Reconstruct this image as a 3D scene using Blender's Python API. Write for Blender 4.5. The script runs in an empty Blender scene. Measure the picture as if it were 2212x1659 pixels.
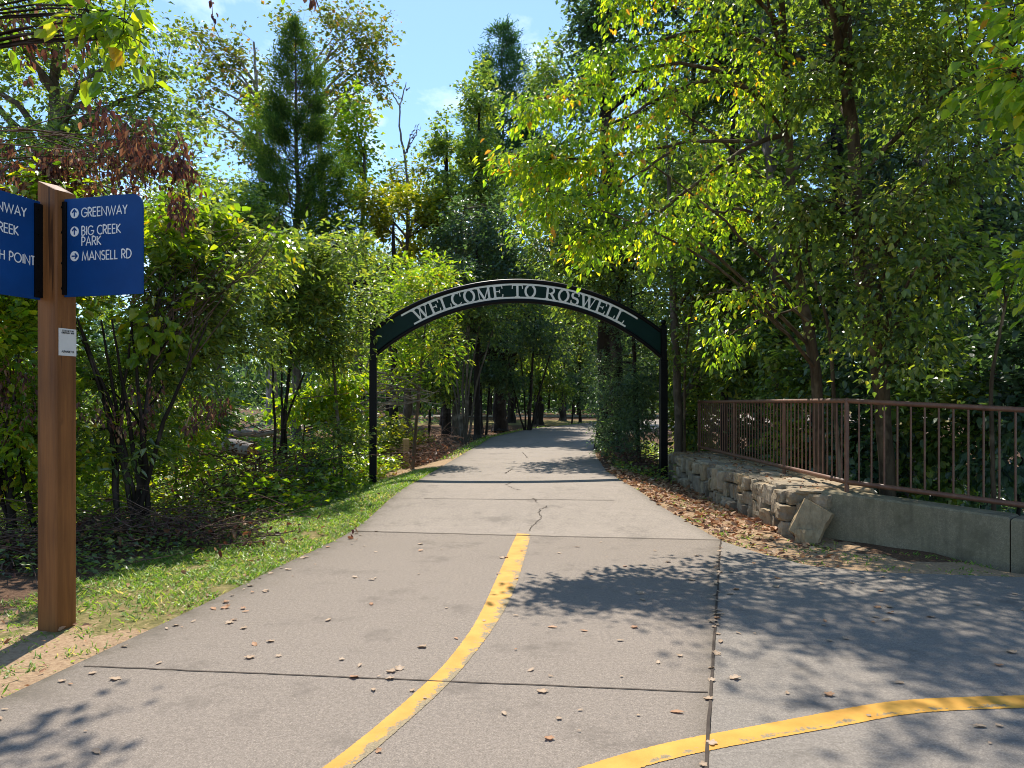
import bpy, bmesh, math
import numpy as np
from mathutils import Vector

# ------------------------------------------------------------------ camera, sky, sun, exposure
SC = bpy.context.scene
COL = SC.collection
R = math.radians
F = 1609.3            # focal length measured on a 2212 px wide print of the photograph
HOR = 871.0           # horizon row on that print
EYE = 1.6
SUN = np.array([-0.06, 0.68, 1.0]); SUN /= np.linalg.norm(SUN)

cam = bpy.data.cameras.new('camera')
cam.sensor_width = 36; cam.lens = 36 * F / 2212
cam.shift_y = (HOR - 829.5) / 2212
cam.clip_start = .1; cam.clip_end = 3000
camo = bpy.data.objects.new('camera', cam); COL.objects.link(camo)
camo.location = (0, 0, EYE); camo.rotation_euler = (R(90), 0, 0)
SC.camera = camo

world = bpy.data.worlds.new('World'); SC.world = world; world.use_nodes = True
nt = world.node_tree; nt.nodes.clear()
def N(t, kind, **kw):
    n = t.nodes.new(kind)
    for k, v in kw.items():
        if k.startswith('i_'):
            n.inputs[k[2:].replace('_', ' ')].default_value = v
        else:
            setattr(n, k, v)
    return n
sky = N(nt, 'ShaderNodeTexSky', sky_type='NISHITA', sun_disc=False)
sky.sun_elevation = math.asin(SUN[2]); sky.sun_rotation = math.atan2(SUN[0], SUN[1])
sky.air_density = 1.0; sky.dust_density = .25; sky.ozone_density = 1.6
tc = N(nt, 'ShaderNodeTexCoord')
sx = N(nt, 'ShaderNodeSeparateXYZ'); nt.links.new(tc.outputs['Generated'], sx.inputs[0])
zc = N(nt, 'ShaderNodeMath', operation='MAXIMUM'); zc.inputs[1].default_value = .08; nt.links.new(sx.outputs['Z'], zc.inputs[0])
dx = N(nt, 'ShaderNodeMath', operation='DIVIDE'); nt.links.new(sx.outputs['X'], dx.inputs[0]); nt.links.new(zc.outputs[0], dx.inputs[1])
dy = N(nt, 'ShaderNodeMath', operation='DIVIDE'); nt.links.new(sx.outputs['Y'], dy.inputs[0]); nt.links.new(zc.outputs[0], dy.inputs[1])
cx = N(nt, 'ShaderNodeCombineXYZ'); nt.links.new(dx.outputs[0], cx.inputs[0]); nt.links.new(dy.outputs[0], cx.inputs[1])
mp = N(nt, 'ShaderNodeMapping'); mp.inputs['Scale'].default_value = (1.0, .55, 1); mp.inputs['Rotation'].default_value = (0, 0, R(28)); mp.inputs['Location'].default_value = (.35, .9, 0)
nt.links.new(cx.outputs[0], mp.inputs[0])
cn = N(nt, 'ShaderNodeTexNoise'); cn.inputs['Scale'].default_value = 1.9; cn.inputs['Detail'].default_value = 7; cn.inputs['Roughness'].default_value = .58; cn.inputs['Distortion'].default_value = .25
nt.links.new(mp.outputs[0], cn.inputs['Vector'])
cr = N(nt, 'ShaderNodeValToRGB'); cr.color_ramp.elements[0].position = .54; cr.color_ramp.elements[0].color = (0, 0, 0, 1); cr.color_ramp.elements[1].position = .80; cr.color_ramp.elements[1].color = (.8, .8, .8, 1)
nt.links.new(cn.outputs['Fac'], cr.inputs[0])
mixc = N(nt, 'ShaderNodeMix', data_type='RGBA'); nt.links.new(cr.outputs[0], mixc.inputs['Factor'])
tint = N(nt, 'ShaderNodeMix', data_type='RGBA', blend_type='MULTIPLY'); tint.inputs['Factor'].default_value = 1; tint.inputs['B'].default_value = (.68, .79, .89, 1)
nt.links.new(sky.outputs[0], tint.inputs['A']); nt.links.new(tint.outputs['Result'], mixc.inputs['A']); mixc.inputs['B'].default_value = (7.5, 7.9, 8.2, 1)
bg = N(nt, 'ShaderNodeBackground'); bg.inputs['Strength'].default_value = .15
nt.links.new(mixc.outputs['Result'], bg.inputs['Color'])
wo = N(nt, 'ShaderNodeOutputWorld'); nt.links.new(bg.outputs[0], wo.inputs[0])

sl = bpy.data.lights.new('sun', 'SUN'); sl.energy = 4.3; sl.angle = R(.53); sl.color = (1, .935, .84)
so = bpy.data.objects.new('sun', sl); COL.objects.link(so)
so.rotation_euler = Vector(SUN).to_track_quat('Z', 'Y').to_euler(); so.location = (0, 0, 40)
SC.view_settings.view_transform = 'Standard'; SC.view_settings.look = 'None'
SC.view_settings.gamma = 1; SC.view_settings.exposure = 0.82
SC.cycles.max_bounces = 10; SC.cycles.diffuse_bounces = 6; SC.cycles.transmission_bounces = 8; SC.cycles.glossy_bounces = 2
SC.cycles.caustics_reflective = False; SC.cycles.caustics_refractive = False
SC.cycles.sample_clamp_indirect = 6
SC.cycles.use_denoising = True
SC.cycles.filter_width = 1.0
SC.render.use_persistent_data = False

# ------------------------------------------------------------------ helpers
def P(u, v, Y):        # world point at depth Y seen at (u, v) on the print
    return np.array([(u - 1106) / F * Y, Y, EYE - (v - HOR) / F * Y])
def S(a, b, x):
    t = np.clip((np.asarray(x, float) - a) / (b - a), 0, 1); return t * t * (3 - 2 * t)
def nrm(v):
    return v / np.maximum(np.linalg.norm(v, axis=-1, keepdims=True), 1e-9)

class MB:              # collects vertices and faces, links them as one mesh object
    def __init__(s): s.v = []; s.f = []; s.n = 0
    def add(s, V, Fc, mat=0, smooth=False):
        V = np.asarray(V, float).reshape(-1, 3); Fc = np.asarray(Fc, int)
        s.v.append(V); s.f.append((Fc + s.n, mat, smooth)); s.n += len(V)
    def build(s, name, mats, parent=None):
        me = bpy.data.meshes.new(name)
        V = np.concatenate(s.v); me.vertices.add(len(V)); me.vertices.foreach_set('co', V.ravel())
        loops = np.concatenate([f.ravel() for f, _, _ in s.f])
        tot = np.concatenate([np.full(len(f), f.shape[1]) for f, _, _ in s.f])
        mi = np.concatenate([np.full(len(f), m) for f, m, _ in s.f])
        sm = np.concatenate([np.full(len(f), q) for f, _, q in s.f])
        me.loops.add(len(loops)); me.loops.foreach_set('vertex_index', loops.astype(np.int32))
        me.polygons.add(len(tot)); me.polygons.foreach_set('loop_start', (np.cumsum(tot) - tot).astype(np.int32))
        me.polygons.foreach_set('material_index', mi.astype(np.int32)); me.polygons.foreach_set('use_smooth', sm.astype(bool))
        for m in (mats if isinstance(mats, (list, tuple)) else [mats]): me.materials.append(m)
        me.update(calc_edges=True)
        o = bpy.data.objects.new(name, me); COL.objects.link(o)
        if parent is not None: o.parent = parent
        return o
    # shapes
    def tubes(s, Pt, Rd, sides=6, mat=0, smooth=True, cap=False):   # Pt (m,k,3), Rd (m,k)
        Pt = np.asarray(Pt, float); Rd = np.asarray(Rd, float)
        if Pt.ndim == 2: Pt = Pt[None]; Rd = Rd[None]
        m, k, _ = Pt.shape
        T = np.gradient(Pt, axis=1); T = nrm(T)
        ref = np.where(np.abs(T[..., 2:3]) > .9, np.array([1., 0, 0]), np.array([0, 0, 1.]))
        A = nrm(np.cross(T, ref)); B = np.cross(T, A)
        a = np.arange(sides) * 2 * np.pi / sides
        V = Pt[:, :, None] + Rd[:, :, None, None] * (np.cos(a)[:, None] * A[:, :, None] + np.sin(a)[:, None] * B[:, :, None])
        idx = np.arange(m * k * sides).reshape(m, k, sides)
        i0 = idx[:, :-1]; i1 = idx[:, 1:]
        Fc = np.stack([i0, np.roll(i0, -1, 2), np.roll(i1, -1, 2), i1], -1).reshape(-1, 4)
        s.add(V, Fc, mat, smooth)
        if cap:
            for j in range(m):
                for kk, rev in ((0, 0), (k - 1, 1)):
                    ring = V[j, kk]; s.add(ring, [list(range(sides))[::1 if rev else -1]], mat)
    def box(s, c, size, rz=0, mat=0):
        x, y, z = np.array(size) / 2
        V = np.array([[sx_ * x, sy_ * y, sz_ * z] for sz_ in (-1, 1) for sx_, sy_ in ((-1, -1), (1, -1), (1, 1), (-1, 1))])
        cr_, sr_ = math.cos(rz), math.sin(rz)
        V = V @ np.array([[cr_, sr_, 0], [-sr_, cr_, 0], [0, 0, 1]]) + np.array(c)
        s.add(V, [[0, 3, 2, 1], [4, 5, 6, 7], [0, 1, 5, 4], [1, 2, 6, 5], [2, 3, 7, 6], [3, 0, 4, 7]], mat)
    def prism(s, poly, z0, z1, mat=0):
        poly = np.asarray(poly, float); n = len(poly)
        z0 = np.broadcast_to(z0, n); z1 = np.broadcast_to(z1, n)
        s.add(np.concatenate([np.c_[poly, z0], np.c_[poly, z1]]), [[i, (i + 1) % n, (i + 1) % n + n, i + n] for i in range(n)], mat)
        s.add(np.c_[poly, z1], [list(range(n))], mat); s.add(np.c_[poly, z0], [list(range(n))[::-1]], mat)
    def lathe(s, c, prof, sides=16, mat=0):      # prof [(r,z)...]
        prof = np.array(prof); a = np.arange(sides) * 2 * np.pi / sides
        V = np.stack([prof[:, 0, None] * np.cos(a), prof[:, 0, None] * np.sin(a), np.repeat(prof[:, 1, None], sides, 1)], -1) + np.array(c)
        k = len(prof); idx = np.arange(k * sides).reshape(k, sides)
        s.add(V, np.stack([idx[:-1], np.roll(idx[:-1], -1, 1), np.roll(idx[1:], -1, 1), idx[1:]], -1).reshape(-1, 4), mat, True)
    def leaves(s, p, d, n, L, W, mat=0, fold=.16, curl=.12, fine=True):
        d = nrm(d); side = nrm(np.cross(n, d)); n = np.cross(d, side)
        L = L[:, None]; W = W[:, None]; m = len(p)
        if fine:
            V = np.stack([p, p + .30 * L * d + .48 * W * side + fold * W * n, p + .68 * L * d + .36 * W * side + fold * .5 * W * n - curl * .3 * L * n,
                          p + L * d - curl * L * n, p + .68 * L * d - .36 * W * side + fold * .5 * W * n - curl * .3 * L * n, p + .30 * L * d - .48 * W * side + fold * W * n], 1)
            b = np.arange(m)[:, None] * 6
            Fc = np.concatenate([b + np.array([0, 1, 2, 3]), b + np.array([0, 3, 4, 5])])
        else:
            V = np.stack([p, p + .45 * L * d + .5 * W * side + fold * W * n, p + L * d - curl * L * n, p + .45 * L * d - .5 * W * side + fold * W * n], 1)
            b = np.arange(m)[:, None] * 4
            Fc = b + np.array([0, 1, 2, 3])
        s.add(V, Fc, mat)

def tag(o, label=None, cat=None, group=None, kind=None):
    if label: o['label'] = label
    if cat: o['category'] = cat
    if group: o['group'] = group
    if kind: o['kind'] = kind
    return o
def empty(name, loc, label=None, cat=None, group=None):
    o = bpy.data.objects.new(name, None); COL.objects.link(o); o.location = [float(q) for q in loc]; o.empty_display_size = .2
    return tag(o, label, cat, group)
class Thing:           # an Empty at the base; meshes are written in world space and shifted under it
    def __init__(s, name, loc, label, cat, group=None):
        s.loc = np.array(loc, float); s.o = empty(name, loc, label, cat, group)
    def part(s, mb, name, mats, parent=None):
        mb.v = [v - s.loc for v in mb.v]
        return mb.build(name, mats, s.o if parent is None else parent)

# ------------------------------------------------------------------ materials
def newmat(name):
    m = bpy.data.materials.new(name); m.use_nodes = True; t = m.node_tree; t.nodes.clear()
    o = N(t, 'ShaderNodeOutputMaterial'); b = N(t, 'ShaderNodeBsdfPrincipled'); t.links.new(b.outputs[0], o.inputs[0])
    return m, t, b, o
def ramp(t, cols, fac, interp='LINEAR'):
    r = N(t, 'ShaderNodeValToRGB'); r.color_ramp.interpolation = interp
    while len(r.color_ramp.elements) < len(cols): r.color_ramp.elements.new(.5)
    for e, (p, c) in zip(r.color_ramp.elements, cols): e.position = p; e.color = (*c, 1)
    t.links.new(fac, r.inputs[0]); return r
def noise(t, scale, detail=4, rough=.55, vec=None, stretch=None):
    n = N(t, 'ShaderNodeTexNoise'); n.inputs['Scale'].default_value = scale; n.inputs['Detail'].default_value = detail; n.inputs['Roughness'].default_value = rough
    g = N(t, 'ShaderNodeNewGeometry')
    src = g.outputs['Position']
    if stretch:
        mpn = N(t, 'ShaderNodeMapping'); mpn.inputs['Scale'].default_value = stretch; t.links.new(src, mpn.inputs[0]); src = mpn.outputs[0]
    t.links.new(src, n.inputs['Vector']); return n
def mixrgb(t, fac, a, b, mode='MIX'):
    m = N(t, 'ShaderNodeMix', data_type='RGBA', blend_type=mode)
    for sock, v in (('Factor', fac), ('A', a), ('B', b)):
        if isinstance(v, (int, float)): m.inputs[sock].default_value = v
        elif isinstance(v, tuple): m.inputs[sock].default_value = (*v, 1)
        else: t.links.new(v, m.inputs[sock])
    return m.outputs['Result']
def bump(t, b, h, strength=.3, dist=.01):
    bn = N(t, 'ShaderNodeBump'); bn.inputs['Strength'].default_value = strength; bn.inputs['Distance'].default_value = dist
    t.links.new(h, bn.inputs['Height']); t.links.new(bn.outputs[0], b.inputs['Normal'])
def plain(name, col, rough=.5, spec=.5, metal=0, var=.25, scale=12, bmp=0):
    m, t, b, o = newmat(name)
    n = noise(t, scale, 5)
    t.links.new(ramp(t, [(.25, tuple(c * (1 - var) for c in col)), (.75, tuple(min(1, c * (1 + var)) for c in col))], n.outputs['Fac']).outputs[0], b.inputs['Base Color'])
    b.inputs['Roughness'].default_value = rough; b.inputs['Specular IOR Level'].default_value = spec; b.inputs['Metallic'].default_value = metal
    if bmp: bump(t, b, noise(t, scale * 8, 3).outputs['Fac'], bmp, .004)
    return m
def leafmat(name, cols, trans, tf=.45, rough=.38, spec=.5, clump=.35, cs=1.2):
    """cols: ramp of leaf colours picked per leaf; trans: light that comes through, relative to the colour"""
    m, t, b, o = newmat(name)
    g = N(t, 'ShaderNodeNewGeometry')
    n = noise(t, cs, 2)
    a = N(t, 'ShaderNodeMath', operation='MULTIPLY_ADD'); t.links.new(n.outputs['Fac'], a.inputs[0]); a.inputs[1].default_value = clump * 2; a.inputs[2].default_value = -clump
    ad = N(t, 'ShaderNodeMath', operation='ADD'); t.links.new(a.outputs[0], ad.inputs[0]); t.links.new(g.outputs['Random Per Island'], ad.inputs[1])
    r = ramp(t, cols, ad.outputs[0])
    t.links.new(r.outputs[0], b.inputs['Base Color'])
    b.inputs['Roughness'].default_value = rough; b.inputs['Specular IOR Level'].default_value = spec
    tr = N(t, 'ShaderNodeBsdfTranslucent')
    t.links.new(mixrgb(t, 1.0, r.outputs[0], trans, 'MULTIPLY'), tr.inputs['Color'])
    mx = N(t, 'ShaderNodeMixShader'); mx.inputs[0].default_value = tf
    t.links.new(b.outputs[0], mx.inputs[1]); t.links.new(tr.outputs[0], mx.inputs[2]); t.links.new(mx.outputs[0], o.inputs[0])
    return m
TR = (3.0, 3.0, .85)
M = {}
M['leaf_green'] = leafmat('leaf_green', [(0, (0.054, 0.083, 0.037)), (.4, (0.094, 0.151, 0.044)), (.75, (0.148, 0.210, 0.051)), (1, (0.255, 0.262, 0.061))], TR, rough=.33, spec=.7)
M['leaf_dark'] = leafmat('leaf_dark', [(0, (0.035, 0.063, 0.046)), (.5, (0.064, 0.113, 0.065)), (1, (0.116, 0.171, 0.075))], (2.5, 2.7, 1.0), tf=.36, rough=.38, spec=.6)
M['leaf_bright'] = leafmat('leaf_bright', [(0, (0.063, 0.132, 0.014)), (.4, (0.132, 0.207, 0.016)), (.85, (0.230, 0.276, 0.018)), (.99, (0.345, 0.310, 0.018)), (1, (0.368, 0.230, 0.023))], (2.7, 2.8, .75), tf=.5, rough=.33, spec=.7)
M['leaf_maple'] = leafmat('leaf_maple', [(0, (0.060, 0.129, 0.021)), (.35, (0.132, 0.218, 0.026)), (.75, (0.218, 0.297, 0.029)), (.97, (0.328, 0.325, 0.029)), (1, (0.402, 0.190, 0.035))], (3.2, 3.1, .75), tf=.55, rough=.33, spec=.6)
M['leaf_yellow'] = leafmat('leaf_yellow', [(0, (.08, .13, .015)), (.5, (.16, .19, .018)), (1, (.30, .26, .02))], (2.5, 2.5, .7), tf=.45)
M['leaf_tulip'] = leafmat('leaf_tulip', [(0, (.05, .085, .015)), (.55, (.10, .13, .02)), (.9, (.17, .16, .025)), (1, (.26, .13, .03))], (2.4, 2.4, .9), tf=.42)
M['leaf_lance'] = leafmat('leaf_lance', [(0, (0.060, 0.099, 0.037)), (.5, (0.108, 0.163, 0.044)), (.85, (0.188, 0.233, 0.049)), (1, (0.296, 0.279, 0.058))], TR, tf=.40, rough=.28, spec=1.0)
M['needle'] = leafmat('needle', [(0, (0.032, 0.068, 0.019)), (.6, (0.065, 0.119, 0.028)), (1, (0.123, 0.169, 0.033))], (2.3, 2.5, .8), tf=.42, rough=.6, spec=.2)
M['needle_blue'] = leafmat('needle_blue', [(0, (0.022, 0.056, 0.033)), (.6, (0.043, 0.094, 0.045)), (1, (0.075, 0.138, 0.050))], (2.4, 2.8, 1.2), tf=.4, rough=.6, spec=.2)
M['dead_leaf'] = leafmat('dead_leaf', [(0, (.045, .018, .016)), (.5, (.10, .04, .028)), (.8, (.2, .1, .05)), (1, (.36, .23, .12))], (1.9, 1.4, 1.1), tf=.3, rough=.5, spec=.4)
M['litter'] = leafmat('litter', [(0, (.12, .05, .026)), (.4, (.31, .145, .07)), (.75, (.48, .27, .14)), (1, (.58, .42, .26))], (1.2, 1.1, 1.0), tf=.2, rough=.6, spec=.3)
M['litter_pale'] = leafmat('litter_pale', [(0, (.14, .075, .045)), (.35, (.30, .19, .11)), (.75, (.44, .32, .21)), (1, (.55, .45, .32))], (1.2, 1.1, 1.0), tf=.15, rough=.6, spec=.3)
M['grass'] = leafmat('grass', [(0, (0.074, 0.150, 0.025)), (.5, (0.148, 0.260, 0.037)), (.88, (0.266, 0.338, 0.066)), (1, (0.533, 0.416, 0.243))], (2.2, 2.3, .8), tf=.4, rough=.45, spec=.4, cs=2.0)
M['seed'] = leafmat('seed', [(0, (.16, .17, .03)), (1, (.36, .3, .08))], (2, 1.8, .9), tf=.4)

def barkmat(name, c0, c1, sc=9):
    m, t, b, o = newmat(name)
    n = noise(t, sc, 6, .65, stretch=(1, 1, .28)); n2 = noise(t, 2.2, 3)
    c = ramp(t, [(.3, c0), (.7, c1)], n.outputs['Fac']).outputs[0]
    c = mixrgb(t, ramp(t, [(.55, (0, 0, 0)), (.7, (1, 1, 1))], n2.outputs['Fac']).outputs[0], c, tuple(min(1, q * 1.5 + .02) for q in c1))
    t.links.new(c, b.inputs['Base Color']); b.inputs['Roughness'].default_value = .9; b.inputs['Specular IOR Level'].default_value = .15
    bump(t, b, noise(t, sc * 2.2, 6, .7, stretch=(1, 1, .22)).outputs['Fac'], .8, .02)
    return m
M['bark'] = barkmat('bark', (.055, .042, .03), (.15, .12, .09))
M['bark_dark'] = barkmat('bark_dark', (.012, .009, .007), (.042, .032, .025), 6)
M['bark_brown'] = barkmat('bark_brown', (.03, .02, .012), (.13, .092, .055))
M['bark_grey'] = barkmat('bark_grey', (.13, .11, .095), (.27, .24, .21))
M['twig'] = barkmat('twig', (.05, .028, .02), (.17, .105, .075), 14)

# concrete -----------------------------------------------------------
def concrete(name, c, speck=1.0, green=0.0, streak=0.0):
    m, t, b, o = newmat(name)
    k = lambda f: tuple(min(1, q * f) for q in c)
    big = noise(t, .55, 6, .62); mid = noise(t, 4.5, 7, .7); sp1 = noise(t, 38, 4, .75); fine = noise(t, 110, 3, .7); fine2 = noise(t, 260, 2, .6); stn = noise(t, 1.6, 8, .75)
    col = ramp(t, [(.32, k(.72)), (.5, k(1)), (.68, k(1.2))], big.outputs['Fac']).outputs[0]
    col = mixrgb(t, .55, col, ramp(t, [(.3, k(.62)), (.5, k(1)), (.7, k(1.32))], mid.outputs['Fac']).outputs[0])
    col = mixrgb(t, min(1, .5 * speck), col, ramp(t, [(.34, k(.42)), (.5, k(1.0)), (.66, k(1.75))], sp1.outputs['Fac']).outputs[0])
    col = mixrgb(t, min(1, .42 * speck), col, ramp(t, [(.35, k(.4)), (.55, k(1)), (.72, k(2.1))], fine.outputs['Fac']).outputs[0])
    col = mixrgb(t, ramp(t, [(.66, (0, 0, 0)), (.70, (.5 * speck,) * 3)], fine2.outputs['Fac']).outputs[0], col, (.62, .58, .53))
    col = mixrgb(t, ramp(t, [(.54, (0, 0, 0)), (.66, (.7, .7, .7))], stn.outputs['Fac']).outputs[0], col, k(.55))
    at = N(t, 'ShaderNodeAttribute', attribute_name='dirt')          # soil washed onto the slab's borders
    dm = N(t, 'ShaderNodeMath', operation='MULTIPLY'); t.links.new(at.outputs['Fac'], dm.inputs[0]); t.links.new(ramp(t, [(.3, (.2, .2, .2)), (.6, (1, 1, 1))], mid.outputs['Fac']).outputs[0], dm.inputs[1])
    col = mixrgb(t, dm.outputs[0], col, (.085, .07, .045))
    if green:
        g = noise(t, 2.2, 6, .65)
        col = mixrgb(t, ramp(t, [(.4, (0, 0, 0)), (.72, (green,) * 3)], g.outputs['Fac']).outputs[0], col, (.125, .11, .05))
    if streak:
        g = noise(t, 5, 5, .6, stretch=(1, 1, .12))
        col = mixrgb(t, ramp(t, [(.5, (0, 0, 0)), (.7, (streak,) * 3)], g.outputs['Fac']).outputs[0], col, k(.35))
    t.links.new(col, b.inputs['Base Color']); b.inputs['Roughness'].default_value = .85; b.inputs['Specular IOR Level'].default_value = .25
    bump(t, b, sp1.outputs['Fac'], .4 * speck, .006)
    return m
M['concrete_rough'] = concrete('concrete_rough', (.228, .188, .149), 1.25)
M['concrete_side'] = concrete('concrete_side', (.222, .192, .157), 1.05)
M['concrete_smooth'] = concrete('concrete_smooth', (.272, .228, .184), .65)
M['concrete_wall'] = concrete('concrete_wall', (.26, .212, .13), .7, .4, .7)
M['joint'] = plain('joint', (.07, .055, .043), .9, .1)
def paintmat():
    m, t, b, o = newmat('yellow_paint')
    # worn paint: chips show the concrete below
    n = noise(t, 7, 8, .72); n2 = noise(t, 60, 5, .7)
    a = N(t, 'ShaderNodeAttribute', attribute_name='wear')
    s1 = N(t, 'ShaderNodeMath', operation='MULTIPLY_ADD'); t.links.new(n2.outputs['Fac'], s1.inputs[0]); s1.inputs[1].default_value = .5; t.links.new(n.outputs['Fac'], s1.inputs[2])
    s2 = N(t, 'ShaderNodeMath', operation='ADD'); t.links.new(s1.outputs[0], s2.inputs[0]); t.links.new(a.outputs['Fac'], s2.inputs[1])
    k = ramp(t, [(.90, (0, 0, 0)), (.945, (1, 1, 1))], s2.outputs[0]).outputs[0]
    y = ramp(t, [(.3, (.50, .23, .024)), (.7, (.62, .33, .05))], noise(t, 5, 5).outputs['Fac']).outputs[0]
    cc = ramp(t, [(.35, (.16, .125, .07)), (.7, (.33, .25, .13))], noise(t, 120, 3).outputs['Fac']).outputs[0]
    t.links.new(mixrgb(t, k, y, cc), b.inputs['Base Color']); b.inputs['Roughness'].default_value = .7; b.inputs['Specular IOR Level'].default_value = .3
    bump(t, b, noise(t, 150, 3).outputs['Fac'], .3, .004)
    return m
M['paint'] = paintmat()
def groundmat():
    m, t, b, o = newmat('ground')
    a = N(t, 'ShaderNodeAttribute', attribute_name='cover'); sp = N(t, 'ShaderNodeSeparateColor'); t.links.new(a.outputs['Color'], sp.inputs[0])
    n = noise(t, 3, 7, .65); f = noise(t, 40, 6, .7); v = noise(t, 14, 5, .7)
    soil = ramp(t, [(.3, (.24, .15, .085)), (.6, (.41, .285, .17)), (.8, (.5, .375, .245))], f.outputs['Fac']).outputs[0]
    lit = ramp(t, [(.3, (.045, .028, .018)), (.5, (.12, .07, .042)), (.75, (.24, .15, .09))], f.outputs['Fac']).outputs[0]
    gr = ramp(t, [(.3, (.10, .095, .035)), (.52, (.2, .17, .065)), (.72, (.36, .26, .14))], v.outputs['Fac']).outputs[0]
    def msk(ch, lo, hi):
        s1 = N(t, 'ShaderNodeMath', operation='MULTIPLY_ADD'); t.links.new(n.outputs['Fac'], s1.inputs[0]); s1.inputs[1].default_value = 1.2; t.links.new(ch, s1.inputs[2])
        return ramp(t, [(lo, (0, 0, 0)), (hi, (1, 1, 1))], s1.outputs[0]).outputs[0]
    c = mixrgb(t, msk(sp.outputs['Green'], .95, 1.2), soil, lit)
    c = mixrgb(t, msk(sp.outputs['Red'], .95, 1.2), c, gr)
    t.links.new(c, b.inputs['Base Color']); b.inputs['Roughness'].default_value = .95; b.inputs['Specular IOR Level'].default_value = .1
    bump(t, b, f.outputs['Fac'], .6, .03)
    return m
M['ground'] = groundmat()
def woodmat(name, c0, c1, dark=.35):
    m, t, b, o = newmat(name)
    g = noise(t, 40, 6, .65, stretch=(1, 1, .045)); g2 = noise(t, 9, 4, .6, stretch=(1, 1, .08)); kn = noise(t, 5.5, 2, .5, stretch=(1, 1, .55)); st = noise(t, 1.3, 4)
    c = ramp(t, [(.3, c0), (.7, c1)], g.outputs['Fac']).outputs[0]
    c = mixrgb(t, .5, c, ramp(t, [(.35, tuple(q * .6 for q in c0)), (.65, c1)], g2.outputs['Fac']).outputs[0])
    c = mixrgb(t, ramp(t, [(.70, (0, 0, 0)), (.76, (.8, .8, .8))], kn.outputs['Fac']).outputs[0], c, tuple(q * dark for q in c0))
    c = mixrgb(t, ramp(t, [(.45, (0, 0, 0)), (.8, (.5, .5, .5))], st.outputs['Fac']).outputs[0], c, tuple(q * .55 for q in c0))
    ck = noise(t, 22, 3, .5, stretch=(1, 1, .03))
    c = mixrgb(t, ramp(t, [(.66, (0, 0, 0)), (.69, (.85, .85, .85))], ck.outputs['Fac']).outputs[0], c, tuple(q * .3 for q in c0))
    t.links.new(c, b.inputs['Base Color']); b.inputs['Roughness'].default_value = .62; b.inputs['Specular IOR Level'].default_value = .3
    bump(t, b, g.outputs['Fac'], .6, .006)
    return m
M['cedar'] = woodmat('cedar', (.14, .050, .012), (.29, .116, .03))
M['stake_wood'] = woodmat('stake_wood', (.32, .21, .09), (.5, .36, .18))
M['cut_wood'] = plain('cut_wood', (.42, .23, .12), .8, .2, 0, .4, 40)
M['blue'] = plain('sign_blue', (.003, .046, .18), .45, .2, 0, .16, 4)
M['white'] = plain('sign_white', (.78, .78, .74), .5, .4, 0, .05, 5)
M['black'] = plain('black_paint', (.004, .004, .0045), .45, .15, 0, .2, 8)
M['green_panel'] = plain('green_panel', (.003, .022, .017), .5, .15, 0, .15, 4)
M['cream'] = plain('cream_paint', (.80, .77, .68), .5, .4, 0, .06, 5)
M['plaque'] = plain('plaque', (.62, .6, .55), .5, .4, 0, .05, 20)
def rust():
    m, t, b, o = newmat('brown_rail_paint')
    n = noise(t, 9, 6, .65); n2 = noise(t, 70, 4)
    c = ramp(t, [(.3, (.10, .042, .024)), (.6, (.18, .082, .044)), (.8, (.26, .135, .078))], n.outputs['Fac']).outputs[0]
    c = mixrgb(t, ramp(t, [(.6, (0, 0, 0)), (.72, (.7, .7, .7))], n2.outputs['Fac']).outputs[0], c, (.10, .05, .035))
    t.links.new(c, b.inputs['Base Color']); b.inputs['Roughness'].default_value = .5; b.inputs['Specular IOR Level'].default_value = .45
    return m
M['rail'] = rust()
def stonemat():
    m, t, b, o = newmat('field_stone')
    g = N(t, 'ShaderNodeNewGeometry')
    c = ramp(t, [(0, (.25, .22, .18)), (.35, (.36, .31, .24)), (.6, (.42, .33, .21)), (.8, (.46, .41, .33)), (1, (.33, .24, .14))], g.outputs['Random Per Island']).outputs[0]
    n = noise(t, 14, 7, .7, stretch=(1, 1, .5)); n2 = noise(t, 3.5, 4)
    c = mixrgb(t, .75, c, ramp(t, [(.28, (.22, .2, .18)), (.5, (.6, .57, .52)), (.75, (1, .95, .88))], n.outputs['Fac']).outputs[0], 'MULTIPLY')
    c = mixrgb(t, ramp(t, [(.52, (0, 0, 0)), (.72, (.55, .55, .55))], n2.outputs['Fac']).outputs[0], c, (.27, .18, .085))
    c = mixrgb(t, 1.0, c, (1.15, 1.1, 1.02), 'MULTIPLY')
    t.links.new(c, b.inputs['Base Color']); b.inputs['Roughness'].default_value = .85; b.inputs['Specular IOR Level'].default_value = .25
    bump(t, b, noise(t, 30, 7, .7).outputs['Fac'], .7, .015)
    return m
M['stone'] = stonemat()

# ------------------------------------------------------------------ ground and paths
LE = np.array([(-3.7, -8), (-3.25, 0), (-2.95, 2.8), (-2.77, 4.03), (-2.49, 5.67), (-2.26, 7.48), (-1.98, 9.23), (-1.83, 10.65), (-1.66, 12.39), (-1.24, 20.7), (-.81, 28.3), (.98, 36), (5.45, 45.2), (16, 54), (34, 60)])
RE = np.array([(2.9, -8), (2.9, 0), (2.8, 5), (2.5, 8.2), (2.45, 8.67), (2.34, 9.57), (2.08, 10.65), (1.91, 12.1), (1.86, 14.67), (2.13, 18.9), (2.44, 22.2), (3.07, 26.3), (3.73, 29.2), (7.0, 35.5), (17, 44.5), (34, 51)])
def spl(A, y):  # smooth the corner points a little
    t = np.linspace(A[0, 1], A[-1, 1], 700); x = np.interp(t, A[:, 1], A[:, 0])
    k = np.ones(13) / 13; xs = np.convolve(np.pad(x, 6, 'edge'), k, 'valid')
    return np.interp(y, t, xs)
def xl(y): return spl(LE, y)
def xr(y): return spl(RE, y)
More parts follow.
